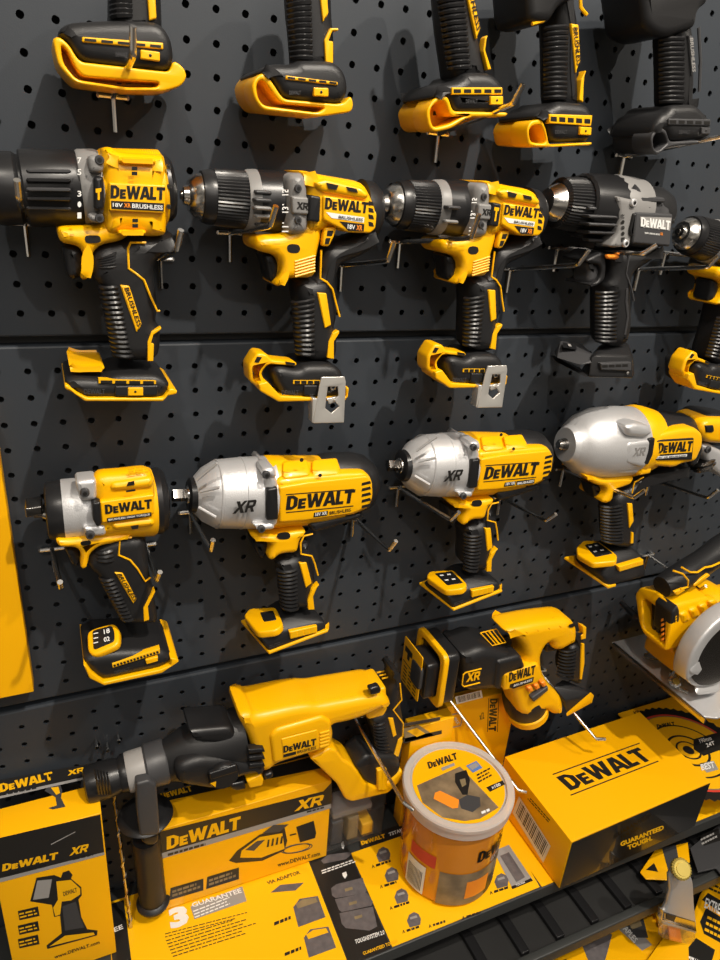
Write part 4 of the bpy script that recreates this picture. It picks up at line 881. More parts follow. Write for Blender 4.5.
    for i in range(7): sd.flat(V(132), 'Y', [(402,405+i*13),(410,402+i*13),(409,411+i*13),(401,414+i*13)], M['yel'])
    h = T.part('top_handle', 'blk'); H = [((330,250),100),((400,215),98),((480,165),92),((560,110),86),((640,50),82),((760,-20),80)]
    h.tube([at(*px('Y', q), d) for q, d in H], [15,20,20,19,20,22], n=24)
    y = T.part('yellow_inlay', 'yel'); y.tube([at(*px('Y', q), 122) for q in ((392,164),(440,180),(470,215),(468,250),(430,262))], 1.5, n=6); y.tube([at(*px('Y', q), 114) for q in ((436,146),(480,172),(520,172),(560,146),(596,140),(640,120))], 1.5, n=6)
    y.prism([at(*px('Y', q), 122) for q in [(395,278),(445,258),(456,268),(412,298)]], (0,-1,0), 4, 1, rc=2); y.prism([at(*px('Y', q), 116) for q in [(498,240),(578,180),(590,190),(505,252)]], (0,-1,0), 4, 1, rc=2)
    rd = T.part('adjusting_rod', 'pla'); rd.tube([at(*px('Y', (415,575)), 120), at(*px('Y', (475,612)), 150)], 6, n=12); rd.tube([at(*px('Y', (405,570)), 118), at(*px('Y', (420,580)), 124)], 10, M['yel'], 16)
    dk = T.part('depth_lever', 'pla'); dk.tube([at(*px('Y', (115,335)), 20), at(*px('Y', (190,410)), 60)], [4,6], n=10)
    T.finish()
circ()
def grinder():
    T = Thing('angle_grinder', 'yellow grinder head with black icon square, cut off by the right edge', 'grinder')
    h = T.part('gear_head', 'yel'); h.pr('b', [(435,590),(455,545),(500,530),(620,530),(640,660),(560,665),(470,660),(440,625)], 24, 78, 8)
    h.pr('b', [(460,565),(500,562),(505,590),(495,602),(462,600)], 70, 79.5, 1.5, M['pla'])
    s = T.part('guard', 'sil'); s.pr('b', [(440,670),(480,660),(620,740),(620,850),(560,850),(500,800),(450,720)], 40, 72, 6)
    for q in ((466,690),): s.bolt('b', q, 72, 5, 3, M['gry'])
    c = T.part('spindle', 'dst'); A = at(*px('b', (432,745)), 60); c.lathe(A, A+Vector((6,-4,-16)), [(0,14),(3,18),(5,14),(8,18),(10,13),(14,13)], n=24)
    b = T.part('body', 'blk'); b.pr('b', [(470,660),(520,680),(640,680),(640,520),(520,500),(480,505),(440,545),(432,590)], 20, 66, 8)
    T.finish()
grinder()
# ------------------------------------------------------------------ wire hooks: cross-bar and tail at the wall, rod outwards, upturned end
def hook(label, base, end, tip, d=106, tail=26, w=11, double=False):
    T = Thing('wire_hook', label, 'hook', None)
    r = T.part('wire', 'chr'); B = at(*base, 4); E = at(*end, d); Tp = at(*tip, d+9)
    E2 = E+(B-E).normalized()*3
    r.tube([B, B+(E-B)*.5+Vector((0,0,-.5)), E2, E+Vector((0,-.6,.8)), E+(Tp-E)*.25, Tp], 2.4, n=10)
    if double: r.tube([B+Vector((5,0,-2)), E+Vector((4,0,-2))], 1.5, n=8)
    c = T.part('crossbar', 'chr'); b = at(*base, 4)
    c.tube([b+Vector((-w,0,0)), b+Vector((w,0,0))], 2, n=8); c.tube([b, b+Vector((0,0,-tail))], 2, n=8)
    c.tube([b+Vector((-w,0,0)), b+Vector((-w,9,0))], 2, n=8); c.tube([b+Vector((w,0,0)), b+Vector((w,9,0))], 2, n=8)
    T.finish()
for a in [
 ('wire hook rising in front of the leftmost foot of the top row', (113,97), (133,56), (133,26)),
 ('long wire hook reaching right under the third foot of the top row', (438,134), (513,104), (523,84)),
 ('wire hook under the all black tool foot at top right', (624,156), (724,136), (734,118)),
 ('wire hook under the wide black collar of the leftmost drill', (25,224), (19,199), (17,180)),
 ('wire hook right of the handle of the leftmost drill', (160,259), (177,250), (181,230)),
 ('wire hook under the black and grey collar of the second drill', (230,233), (270,226), (276,206)),
 ('wire hook right of the handle of the second drill', (342,265), (388,261), (394,242)),
 ('wire hook under the silver ringed collar of the third drill', (400,242), (471,238), (479,214)),
 ('wire hook right of the handle of the third drill', (510,269), (578,265), (589,250)),
 ('wire hook under the collar of the all black drill', (557,248), (643,254), (657,245)),
 ('wire hook right of the handle of the all black drill', (639,269), (708,267), (719,256)),
 ('wire hook under the drill cut off by the right edge', (665,253), (757,262), (768,250)),
 ('wire hook left of the small impact wrench handle', (52,549), (61,588), (60,582)),
 ('wire hook right of the small impact wrench handle', (145,545), (157,580), (160,572)),
 ('wire hook under the nose of the impact wrench with the square icon', (190,512), (211,550), (213,540)),
 ('wire hook right of the impact wrench with the square icon', (353,517), (389,550), (396,541)),
 ('wire hook under the nose of the impact wrench with the wide display', (398,487), (451,520), (459,512)),
 ('wire hook right of the impact wrench with the wide display', (500,497), (546,521), (556,514)),
 ('wire hook under the big round nosed impact wrench', (563,469), (634,498), (645,490)),
 ('wire hook right of the big round nosed impact wrench', (650,479), (708,498), (718,490)),
 ('wire hook crossing the rear handle of the rotary hammer, ending at the tub', (346,703), (403,802), (413,810), 148),
 ('wire hook passing behind the boxed saw front, ending at the tub lid', (442,690), (518,790), (527,792), 120),
 ('wire hook under the saw battery foot above the big box', (540,672), (596,739), (606,739)),
 ('wire hook holding the rear of the circular saw', (648,555), (700,590), (706,586)),
 ]: hook(*a)
for lab, p in (('short steel pin in the wall above the hammer snout, leftmost', (97,748)), ('short steel pin in the wall above the hammer snout, middle', (108,751)), ('short steel pin in the wall above the hammer snout, rightmost', (119,742))):
    t = Thing('wall_pin', lab, 'pin'); q = t.part('pin', 'chr'); b = at(p[0], p[1], 16); q.lathe(b+Vector((0,14,-1)), b, [(0,1.6),(12,1.6),(12.3,2.6),(14,2.2)], n=10); t.finish()

# ------------------------------------------------------------------ shelf and what stands on it
ZS = -979
def P3(x, y, z): return Vector((x, y, z))
s = MB(M['she']); s.box((-210, -203, ZS-23), (1440, -1, ZS-1.6), bev=1.2); structure('trim_1', s, 'black metal display shelf along the wall')
def boxmesh(mb, x0, x1, d0, d1, z0, z1, m=None, bev=.6, mf=None, ml=None, mt=None):
    mb.box((x0, -d1, z0), (x1, -d0, z1), m, bev)
    if mf: mb.raw([P3(x0+.5,-d1-.25,z0+.5), P3(x1-.5,-d1-.25,z0+.5), P3(x1-.5,-d1-.25,z1-.5), P3(x0+.5,-d1-.25,z1-.5)], [(0,1,2,3)], mf)
def R4(pl3, a, b, c2, d, mb, m, lift=.4): mb.raw([p+pl3*lift for p in (a, b, c2, d)], [(0,1,2,3)], m)

# leaflets
def leaf(name, label, poly, m='lef', T=1.0, dz=0): 
    t = Thing('leaflet' if not name else name, label, 'leaflet'); b = t.part('sheet', m); b.prism([P3(x, -d, ZS+dz-.6) for x, d in poly], (0,0,1), T, 0); return t, b
H0 = HZ(ZS-.6)
def lq(b, pl, c, pts, m, lift=.35): b.flat(pl, c, pts, M[m], lift=lift)
t, b = leaf('', 'yellow guarantee leaflet under the charger box with rows of fine print', [(-10,16),(257,16),(256,201),(-10,201)])
lq(b, H0, 'R', [(182,528),(368,455),(384,508),(196,574)], 'pgy'); b.text('GUARANTEE', H0, 'R', (190,532), (368,478), (184,516), M['wht'], lift=.6)
b.bars(H0, 'R', (198,572), (330,520), (190,540), 3, M['wht'], lift=.6, fill=.4)
b.text('3', H0, 'R', (112,612), (180,590), (100,540), M['wht'], lift=.6, bold=.06)
b.bars(H0, 'R', (120,712), (440,610), (90,645), 6, M['pbk'], fill=.3, seed=3); b.bars(H0, 'R', (90,642), (400,560), (90,620), 2, M['pbk'], fill=.3, seed=4)
b.text('VIA ADAPTOR', H0, 'R', (460,450), (578,410), (455,438), M['pbk'], lift=.5)
lq(b, H0, 'R', [(470,478),(505,450),(590,442),(560,470)], 'case'); 
for o in ((0,0),(38,110)):
    lq(b, H0, 'R', [(552+o[0],530+o[1]),(575+o[0],500+o[1]),(640+o[0],490+o[1]),(668+o[0],566+o[1]),(570+o[0],602+o[1])], 'case')
    lq(b, H0, 'R', [(560+o[0],520+o[1]),(585+o[0],503+o[1]),(632+o[0],496+o[1]),(640+o[0],512+o[1]),(568+o[0],536+o[1])], 'tan' if o[0] == 0 else 'dyel', lift=.6)
    b.bars(H0, 'R', (483+o[0],600+o[1]), (545+o[0],575+o[1]), (483+o[0],585+o[1]), 1, M['pbk'], fill=.8)
t.finish()
t, b = leaf('', 'narrow black leaflet picturing stacked grey tool cases', [(258,50),(316,50),(314,201),(257,201)], 'pbk', dz=.4)
HB = HZ(ZS-.2)
lq(b, HB, 'S', [(148,300),(155,292),(160,310),(156,322),(150,316)], 'wht'); lq(b, HB, 'S', [(152,408),(166,402),(170,415),(162,428),(154,418)], 'wht')
lq(b, HB, 'S', [(75,362),(100,342),(178,332),(186,340),(165,358),(85,374)], 'case'); b.bars(HB, 'S', (80,412), (205,368), (76,396), 2, M['wht'], fill=.5)
lq(b, HB, 'S', [(112,462),(130,448),(225,424),(240,470),(235,480),(128,498),(115,488)], 'case'); lq(b, HB, 'S', [(125,502),(240,478),(262,510),(258,525),(150,548),(140,540)], 'case')
lq(b, HB, 'S', [(142,552),(262,528),(278,600),(250,615),(165,606),(150,590)], 'case')
for i, (x, y) in enumerate(((160,465),(175,515),(195,565))): lq(b, HB, 'S', [(x,y),(x+28,y-8),(x+30,y+2),(x+3,y+10)], 'tan', .6)
b.text('TOUGHSYSTEM 2.0', HB, 'S', (200,664), (305,628), (197,648), M['wht'], lift=.6); b.text('GUARANTEED TOUGH', HB, 'S', (228,704), (352,658), (225,692), M['dyel'], lift=.6)
t.finish()
t, b = leaf('', 'yellow leaflet with black header and small case pictures under the tub', [(318,60),(560,60),(545,200),(316,200)], dz=.2)
HC = HZ(ZS-.4)
lq(b, HC, 'S', [(210,285),(380,225),(400,238),(400,260),(218,322)], 'pbk', .5); b.logo(HC, 'S', (222,308), (308,280), (218,294), M['dyel'], lift=.8); b.text('TSTAK', HC, 'S', (322,276), (372,258), (318,264), M['wht'], lift=.8)
for i, (x, y, q) in enumerate(((275,345,1),(305,418,1),(340,495,1),(385,580,1),(480,560,0),(700,440,1),(600,530,0))):
    if q: lq(b, HC, 'S', [(x,y),(x+8,y-22),(x+25,y-32),(x+42,y-24),(x+50,y-8),(x+48,y+14),(x+10,y+24)], 'case', .5); lq(b, HC, 'S', [(x+10,y-12),(x+34,y-20),(x+38,y-12),(x+12,y-4)], 'pgy', .8)
    b.bars(HC, 'S', (x,y+42), (x+55,y+24), (x-2,y+30), 1, M['pbk'], fill=.7, seed=i)
    b.text('▲' if False else 'A', HC, 'S', (x-16,y+46), (x-6,y+43), (x-18,y+34), M['pbk'], lift=.5)
lq(b, HC, 'T', [(455,525),(515,500),(610,640),(530,675)], 'pgy', .5); lq(b, HC, 'T', [(480,545),(515,530),(580,630),(545,650)], 'case', .8); lq(b, HC, 'T', [(524,668),(604,634),(612,644),(530,678)], 'pbk', .8); b.text('TOUGH', HC, 'T', (545,668), (580,654), (542,660), M['wht'], lift=1.1)
t.finish()
t, b = leaf('', 'plain yellow leaflet strip under the left edge of the big box', [(547,52),(640,52),(612,201),(548,201)], dz=.3); t.finish()
t, b = leaf('', 'yellow leaflet on the shelf below the saw blade pack', [(842,90),(1100,90),(1100,198),(842,198)], dz=.2); t.finish()
t, b = leaf('', 'small black and white leaflet corner between the two left boxes', [(-9,20),(12,20),(12,120),(-9,120)], 'pbk', dz=1.2)
b.text('EE', HZ(ZS+.8), 'Q', (375,630), (404,618), (371,616), M['wht'], lift=.6); t.finish()

# lamp boxes at the left: one upright box; its lid top is printed too
def lampbox():
    T = Thing('cardboard_box', 'upright yellow and black box picturing a work lamp at bottom left', 'box')
    x0, x1, d0, d1, z1 = -112, -3.5, 44, 86, -743.5
    b = T.part('carton', 'pap'); boxmesh(b, x0, x1, d0, d1, ZS+1.5, z1)
    f = V(86); b.flat(f, 'Z', [(-60,522),(370,422),(385,562),(-60,676)], M['pbk'], lift=.3)
    b.flat(f, 'Z', [(-60,672),(385,560),(386,570),(-60,688)], M['pgy'], lift=.5)
    b.logo(f, 'Z', (8,632), (212,586), (10,606), M['dyel']); b.logo(f, 'Z', (256,574), (322,558), (264,545), M['dyel'], word='XR')
    b.bars(f, 'Z', (20,652), (180,612), (20,645), 1, M['pbk'], lift=.9, fill=.8); b.bars(f, 'Z', (270,590), (345,572), (270,584), 1, M['pbk'], lift=.9, fill=.8)
    b.raw([f('Z', (188,530))-Vector((0,.5,0)), f('Z', (278,484))-Vector((0,.5,0)), f('Z', (278,487))-Vector((0,.5,0)), f('Z', (188,534))-Vector((0,.5,0))], [(0,1,2,3)], M['pgy'])
    # picture of the lamp
    b.flat(f, 'Z', [(112,740),(135,655),(200,645),(225,655),(232,635),(255,628),(268,645),(262,658),(300,690),(302,720),(290,735),(300,800),(322,845),(360,850),(358,868),(175,918),(172,905),(228,860),(222,795),(200,800),(192,755),(112,742)], M['pbk'], lift=.4)
    b.flat(f, 'Z', [(208,668),(262,662),(296,694),(296,716),(262,738),(228,742),(222,790),(204,796),(196,765),(214,735)], M['dyel'], lift=.7); b.flat(f, 'Z', [(182,908),(240,868),(345,856),(350,865)], M['dyel'], lift=.7); b.flat(f, 'Z', [(230,760),(280,742),(296,800),(312,838),(240,850)], M['gry'], lift=.6)
    b.flat(f, 'Z', [(138,665),(192,660),(180,728),(122,736)], M['pgy'], lift=.6)
    b.text('DEWALT', f, 'Z', (235,722), (285,706), (232,706), M['pbk'], lift=.9)
    for y in (766,820,870):
        b.flat(f, 'Z', [(66,y+12),(140,y-5),(146,y+30),(72,y+46)], M['pbk'], lift=.4); b.bars(f, 'Z', (74,y+40), (140,y+24), (70,y+16), 2, M['dyel'], lift=.7)
    b.text('www.DEWALT.com', f, 'Z', (202,954), (368,898), (200,942), M['pbk'], lift=.5)
    # top face
    h = HZ(z1); b.flat(h, 'Z', [(-40,304),(325,236),(338,284),(-40,366)], M['pbk'], lift=.3); b.flat(h, 'Z', [(-40,362),(336,280),(340,288),(-40,374)], M['pgy'], lift=.5)
    b.logo(h, 'Z', (0,342), (198,294), (-4,312), M['dyel']); b.logo(h, 'Z', (250,280), (312,266), (250,262), M['dyel'], word='XR')
    b.bars(h, 'Z', (0,358), (140,330), (0,350), 1, M['pbk'], lift=.9, fill=.8); b.bars(h, 'Z', (268,294), (325,282), (268,288), 1, M['pbk'], lift=.9, fill=.8)
    b.flat(h, 'Z', [(178,400),(210,390),(205,360),(165,336),(178,318),(222,312),(230,335),(225,362),(242,395),(195,405)], M['gry'], lift=.4); b.flat(h, 'Z', [(188,325),(216,322),(222,345),(208,352)], M['dyel'], lift=.7)
    T.finish()
lampbox()
def charger():
    T = Thing('cardboard_box', 'wide yellow charger box lying under the rotary hammer', 'box')
    b = T.part('carton', 'pap'); boxmesh(b, 60, 282.5, 3, 53.4, ZS+2, -832.5)
    f = V(53.4); b.flat(f, 'R', [(70,258),(660,112),(690,80),(690,158),(72,340)], M['pbk'], lift=.3)
    b.flat(f, 'R', [(72,336),(688,156),(688,172),(80,354)], M['pgy'], lift=.5)
    b.logo(f, 'R', (96,322), (360,246), (96,276), M['dyel']); b.logo(f, 'R', (556,184), (654,160), (568,146), M['dyel'], word='XR')
    b.bars(f, 'R', (100,346), (240,306), (100,334), 1, M['pbk'], lift=.9, fill=.7); b.bars(f, 'R', (600,190), (665,172), (600,182), 1, M['pbk'], lift=.9, fill=.7)
    b.flat(f, 'R', [(320,362),(350,325),(430,268),(520,240),(530,290),(520,325),(440,362),(345,370)], M['pbk'], lift=.4); b.flat(f, 'R', [(365,325),(430,276),(512,262),(520,318),(436,350),(360,350)], M['dyel'], lift=.7)
    b.flat(f, 'R', [(440,262),(480,232),(535,230),(500,258)], M['gry'], lift=.8); b.flat(f, 'R', [(378,322),(420,290),(450,285),(410,325)], M['gry'], lift=.9)
    for i in range(4): b.flat(f, 'R', [(455+i*16,312-i*4),(463+i*16,310-i*4),(466+i*16,284-i*4),(460+i*16,285-i*4)], M['pbk'], lift=1)
    b.flat(f, 'R', [(562,240),(625,218),(634,262),(630,280),(576,296)], M['pbk'], lift=.4); b.flat(f, 'R', [(538,268),(562,262),(563,267),(540,273)], M['pbk'], lift=.4)
    for ph in range(2): b.tube([f('R', (560+52*math.cos(a)+ph*8, 318+14*math.sin(a)-math.cos(a)*10)) for a in [i*math.pi/8 for i in range(17)]], .7, M['gry'], 5)
    b.text('www.DEWALT.com', f, 'R', (496,384), (648,342), (494,370), M['pbk'], lift=.5)
    for xa, xb, ya in ((106,228,460),(238,356,420)):
        b.flat(f, 'R', [(xa,ya+44),(xa+4,ya),(xb,ya-34),(xb,ya+8)], M['pbk'], lift=.4); b.bars(f, 'R', (xa+10,ya+34), (xb-8,ya), (xa+10,ya+6), 2, M['tan'], lift=.7, fill=.6)
    h = HZ(-832.5); b.flat(h, 'R', [(70,122),(330,62),(690,-30),(700,20),(330,96),(86,150)], M['pbk'], lift=.3); b.logo(h, 'R', (78,140), (190,112), (70,118), M['dyel'])
    T.finish()
charger()
def bigbox():
    T = Thing('cardboard_box', 'big plain yellow box with large black lettering on its lid and black front', 'box')
    q = [(568.5,56),(567.5,213),(838,204),(848,50)]; zt = -885.6
    b = T.part('carton', 'pap'); b.prism([P3(x, -d, zt) for x, d in q], (0,0,1), zt-ZS-2, .8, rc=.8)
    h = HZ(zt); b.logo(h, 'U', (272,332), (520,238), (228,292), M['pbk'], lift=.3)
    for a, c in (((218,284),(478,190)), ((272,346),(534,244))): b.tube([h('U', a)+Vector((0,0,.3)), h('U', c)+Vector((0,0,.3))], .9, M['pbk'], 6)
    a0, a1 = P3(567.5,-213,zt), P3(838,-204,zt); nrm = Vector((-.033,-1,0)).normalized(); dn = Vector((0,0,zt-ZS-2.5))
    R4(nrm, a0-dn+Vector((1,0,0)), a1-dn-Vector((1,0,0)), a1-Vector((1,0,1)), a0+Vector((1,0,-1)), b, M['gbk'], .9)
    fp = Pl(lambda x, y: ipl(x, y, a0, nrm), nrm); b.text('GUARANTEED', fp, 'U', (420,498), (550,446), (418,484), M['dyel'], lift=1.4, bold=.05); b.text('TOUGH.', fp, 'U', (442,508), (515,478), (440,494), M['dyel'], lift=1.4, bold=.05)
    sp = SX(567.6); b.barcode(sp, 'U', (190,548), (98,398), (213,498), 26); b.bars(sp, 'U', (205,428), (140,355), (212,418), 2, M['pbk'])
    T.finish()
bigbox()
def tub():
    T = Thing('plastic_tub', 'round orange tub of screw bits with clear lid on the shelf', 'tub')
    c = atz(453, 893, ZS); zc = ZS+1.5
    top = -853
    cx, cy = TUB
    r0, r1, zt = 67, 70, -831
    b = T.part('tub_body', 'amb')
    b.lathe(P3(cx,cy,zc), P3(cx,cy,zt), [(0,r0-5),(3,r0-2),(40,r0),(zt-zc,r1-2)], n=64)
    rr = lambda z: r0+(r1-2-r0)*(z-zc)/(zt-zc)+.4
    def wrap(a0, a1, z0, z1, m, lift=0):
        n = 24; vs = []
        for i in range(n+1):
            a = math.radians(a0+(a1-a0)*i/n)
            for z in (z0, z1): vs.append(P3(cx+math.cos(a)*(rr(z)+lift), cy+math.sin(a)*(rr(z)+lift), z))
        b.raw(vs, [(2*i, 2*i+2, 2*i+3, 2*i+1) for i in range(n)], m)
    def wtxt(kind, s, a0, a1, z0, z1, m, lift=.6):
        tmp = MB(m); e = Pl(None, (0,-1,0))
        if kind == 'logo': tmp.glyphs(s, P3(0,0,0), P3(1,0,0), P3(0,0,1), Vector((0,-1,0)), m, 0)
        else:
            v, f = textmesh(s, .04); tmp.raw([(x,0,y) for x, y in v], f, m)
        vs = []
        for p in tmp.v:
            a = math.radians(a0+(a1-a0)*p.x); z = z0+(z1-z0)*p.z; q = rr(z)+lift; vs.append(P3(cx+math.cos(a)*q, cy+math.sin(a)*q, z))
        b.raw(vs, tmp.f, m)
    wrap(-132, 10, ZS+6, ZS+66, M['pho'], .2); wrap(-100, -70, ZS+18, ZS+50, M['org'], .5); wrap(-72, -40, ZS+8, ZS+40, M['pbk'], .45); wrap(-62, -20, ZS+40, ZS+62, M['tan'], .4)
    wrap(-175, -148, ZS+8, ZS+60, M['wht'], .3); wrap(-172, -138, ZS+66, ZS+88, M['red'], .3)
    for i in range(12): wrap(-172+i*1.8, -171.2+i*1.8, ZS+12, ZS+48, M['pbk'], .6)
    wtxt('logo', 'DeWALT', -92, -30, ZS+84, ZS+104, M['pbk']); wtxt('t', 'EXTREME', -70, -36, ZS+70, ZS+80, M['pgy'])
    l = T.part('lid', 'lid'); z = zt-16
    l.lathe(P3(cx,cy,z), P3(cx,cy,zt+6), [(0,r1+.5),(2,r1+3),(13,r1+3.4),(15,r1+5),(20,r1+5),(22,r1+3.5),(22.1,r1-5),(19,r1-6)], n=72, cap=False)
    l.lathe(P3(cx,cy,zt), P3(cx,cy,zt+3), [(0,r1-6),(3,r1-6)], n=64)
    g = T.part('lid_label', 'pap'); zl = zt+3.2; g.lathe(P3(cx,cy,zl), P3(cx,cy,zl+.5), [(0,r1-8),(.5,r1-8)], n=64)
    h = HZ(zl+.6); 
    g.flat(h, 'T', [(148,262),(320,186),(475,350),(400,395),(340,405),(250,390),(170,330)], M['pho'], lift=.2)
    g.flat(h, 'T', [(220,292),(240,284),(316,320),(312,352),(290,355),(214,316)], M['org'], lift=.5); g.flat(h, 'T', [(300,215),(345,200),(360,240),(350,300),(330,300),(300,250)], M['pbk'], lift=.5)
    g.flat(h, 'T', [(318,240),(340,235),(345,260),(328,270)], M['tan'], lift=.8); g.flat(h, 'T', [(315,320),(350,300),(400,310),(402,345),(370,370),(325,355)], M['gry'], lift=.5)
    g.logo(h, 'T', (196,196), (312,156), (188,170), M['pbk']); g.flat(h, 'T', [(244,192),(296,172),(300,182),(250,204)], M['pgy'], lift=.4); g.flat(h, 'T', [(344,184),(385,164),(410,192),(372,212)], M['blu'], lift=.4); g.flat(h, 'T', [(352,186),(384,170),(398,184),(368,202)], M['pgy'], lift=.6)
    g.bars(h, 'T', (395,255), (450,225), (385,215), 3, M['pbk'], fill=.5); g.flat(h, 'T', [(425,270),(490,242),(500,258),(440,288)], M['pbk'], lift=.4); g.text('x100', h, 'T', (448,278), (484,264), (442,266), M['wht'], lift=.7)
    g.bars(h, 'T', (408,380), (445,365), (404,368), 1, M['wht'], fill=.8, lift=.6)
    T.finish()
TUB = (438, -121)
tub()

# stock behind the tub, against the wall
def backbox():
    T = Thing('cardboard_box', 'yellow box with sideways lettering and barcode behind the tub, under the saw', 'box')
    x0 = at(*px('c', (260,560)), 24).x; x1 = at(*px('c', (672,480)), 24).x; zt = at(*px('c', (672,300)), 24).z; f = V(24)
    b = T.part('carton', 'pap'); b.box((x0, -24, ZS+1.5), (x1, -1, zt), None, .8)
    b.logo(f, 'c', (540,352), (530,548), (586,350), M['pbk'])
    for xx in (532, 592): b.tube([f('c', (xx,350))-Vector((0,.3,0)), f('c', (xx-8,550))-Vector((0,.3,0))], .5, M['pbk'], 5)
    b.barcode(f, 'c', (340,385), (496,345), (330,340), 24); b.text('x12', f, 'c', (478,480), (505,470), (474,440), M['pbk'])
    b.flat(f, 'c', [(304,445),(360,432),(372,480),(366,515),(308,528)], M['pgy'], rc=2); b.flat(f, 'c', [(309,451),(356,440),(366,480),(361,509),(313,520)], M['pap'], lift=.5, rc=2); b.text('MAX', f, 'c', (318,468), (340,505), (336,460), M['wht'], lift=.8)
    T.finish()
    T = Thing('cardboard_box', 'low yellow slotted pack with black band left of the barcode box', 'box')
    b = T.part('carton', 'pap'); a0 = at(*px('c', (22,520)), 46); a1 = at(*px('c', (235,520)), 46)
    zt = at(*px('c', (100,525)), 46).z
    b.box((a0.x+14, -46, ZS+1.5), (x0-1, -25, zt), None, .8); g = V(46)
    b.flat(g, 'c', [(20,590),(250,540),(250,562),(20,620)], M['pbk']); b.flat(g, 'c', [(20,530),(110,508),(205,572),(120,590),(30,612)], M['tan']); b.flat(g, 'c', [(40,545),(100,525),(150,560),(100,580)], M['dyel'], lift=.6)
    b.flat(g, 'c', [(20,500),(240,460),(240,480),(20,520)], M['gry'])
    for i in range(24): b.flat(g, 'c', [(25+i*9,508-i*1.7),(29+i*9,507-i*1.7),(29+i*9,514-i*1.7),(25+i*9,515-i*1.7)], M['pbk'], lift=.7)
    T.finish()
backbox()
def blister(label, x0, x1, d0, d1, z1, seed):
    T = Thing('blister_pack', label, 'blister pack'); R = random.Random(seed)
    c = T.part('shell', 'clr'); c.box((x0, -d1, ZS+2), (x1, -d0, z1), None, 3)
    k = T.part('backing_card', 'pbk'); k.box((x0+1, -d0, ZS+2), (x1-1, -d0+1, z1), None, 0)
    i = T.part('contents', 'tan'); 
    for n in range(3): 
        xx = x0+8+n*(x1-x0-16)/3; i.box((xx, -d1+5, ZS+8), (xx+(x1-x0)/5, -d0-3, ZS+8+R.uniform(20, 45)), (M['gry'], M['tan'], M['dyel'])[n], 2)
    i.box((x0+8, -d1+4, z1-26), (x1-20, -d0-3, z1-16), M['pgy'], 2)
    T.finish()
blister('clear plastic blister pack standing between the charger box and the tub', 284, 372, 6, 50, -893, 2)
def bladepack():
    T = Thing('blade_pack', 'flat yellow pack with a printed round saw blade, right of the big box', 'saw blade pack')
    z = -925; h = HZ(z); b = T.part('card', 'pap'); b.box((850, -158, z-4), (1110, -8, z), None, .6)
    c = h('X', (530,545)); 
    def disc(r, m, lift, n=64, teeth=0):
        P = [c+Vector((math.cos(i*2*math.pi/n)*(r+(teeth if i % 2 else 0)), math.sin(i*2*math.pi/n)*(r+(teeth if i % 2 else 0)), 0)) for i in range(n)]
        b.prism(P, (0,0,1), 0, 0, m, lift=lift, rc=0)
    R = (h('X', (530,318))-c).length; k = R/100
    disc(98*k, M['pbk'], .3, 96, 4*k); disc(84*k, M['red'], .45); disc(80*k, M['tan'], .6); disc(78*k, M['dyel'], .75); disc(58*k, M['pbk'], .9); disc(55*k, M['dyel'], 1.0); disc(34*k, M['pbk'], 1.15); disc(30*k, M['dyel'], 1.3); disc(20*k, M['pbk'], 1.4); disc(17*k, M['dyel'], 1.5); disc(9*k, M['pbk'], 1.6)
    b.logo(h, 'X', (345,412), (450,395), (338,390), M['pbk'], lift=1.1); b.text('XR', h, 'X', (200,330), (240,320), (195,312), M['pbk'], lift=.6)
    b.flat(h, 'X', [(560,480),(740,430),(760,530),(620,580),(560,540)], M['pbk'], lift=1.8); b.text('190mm', h, 'X', (600,505), (670,485), (590,480), M['wht'], lift=2.1); b.text('24T', h, 'X', (640,530), (690,512), (630,508), M['wht'], lift=2.1)
    b.flat(h, 'X', [(595,625),(680,608),(710,660),(640,680)], M['pgy'], lift=1.3); b.text('BEST', h, 'X', (610,668), (690,650), (600,630), M['wht'], lift=1.6)
    T.finish()
    T = Thing('cardboard_box', 'flat yellow box under the saw blade pack at the right', 'box'); b = T.part('carton', 'pap'); b.box((858, -150, ZS+1.5), (1110, -14, z-4.2), None, .8); T.finish()
bladepack()

# ------------------------------------------------------------------ lower shelf with dividers and the packs below it
ZL = -1080
s = MB(M['tray']); s.box((250, -226, ZL-14), (1440, -2, ZL)); s.box((250, -238, ZL-14), (1440, -226, ZL+7), M['she'], 2); structure('trim_2', s, 'black lower tray shelf')
xs = [446, 510, 572, 636, 700, 764, 830, 895]
for i, x in enumerate(xs):
    t = Thing('shelf_divider', 'low black divider rail on the lower tray shelf', 'shelf divider', 'divider rails on the lower tray')
    d = t.part('rail', 'pla')
    d.prism([P3(x,-150,ZL+8), P3(x+5,-172,ZL+8), P3(x+6,-224,ZL+8), P3(x+20,-224,ZL+8), P3(x+20,-172,ZL+8), P3(x+13,-150,ZL+8), P3(x+13,-4,ZL+8), P3(x,-4,ZL+8)], (0,0,1), 8, 1.2, rc=1)
    t.finish()
def pack(label, quad, z, m='pap', prints=(), T=16, cat='packaged tool', name='package'):
    """a card or carton lying in the open bin in front of the lower tray; quad traced on its top"""
    h = HZ(z); t = Thing(name, label, cat); b = t.part('card', m); b.prism([h('0', p) for p in quad], (0,0,1), T, .8, rc=1)
    for k in prints:
        if k[0] == 'q': b.flat(h, '0', k[1], M[k[2]], lift=k[3] if len(k) > 3 else .4)
        elif k[0] == 'l': b.logo(h, '0', *k[1:4], M[k[4]], lift=.7)
        elif k[0] == 't': b.text(k[1], h, '0', *k[2:5], M[k[5]], lift=1.1)
        elif k[0] == 'b': b.bars(h, '0', *k[1:5], M[k[5]], lift=.8)
    t.finish()
ZB = -1180
s = MB(M['tray']); s.box((250, -520, ZB-40), (1440, -2, ZB-26)); structure('trim_3', s, 'black bottom bin shelf')
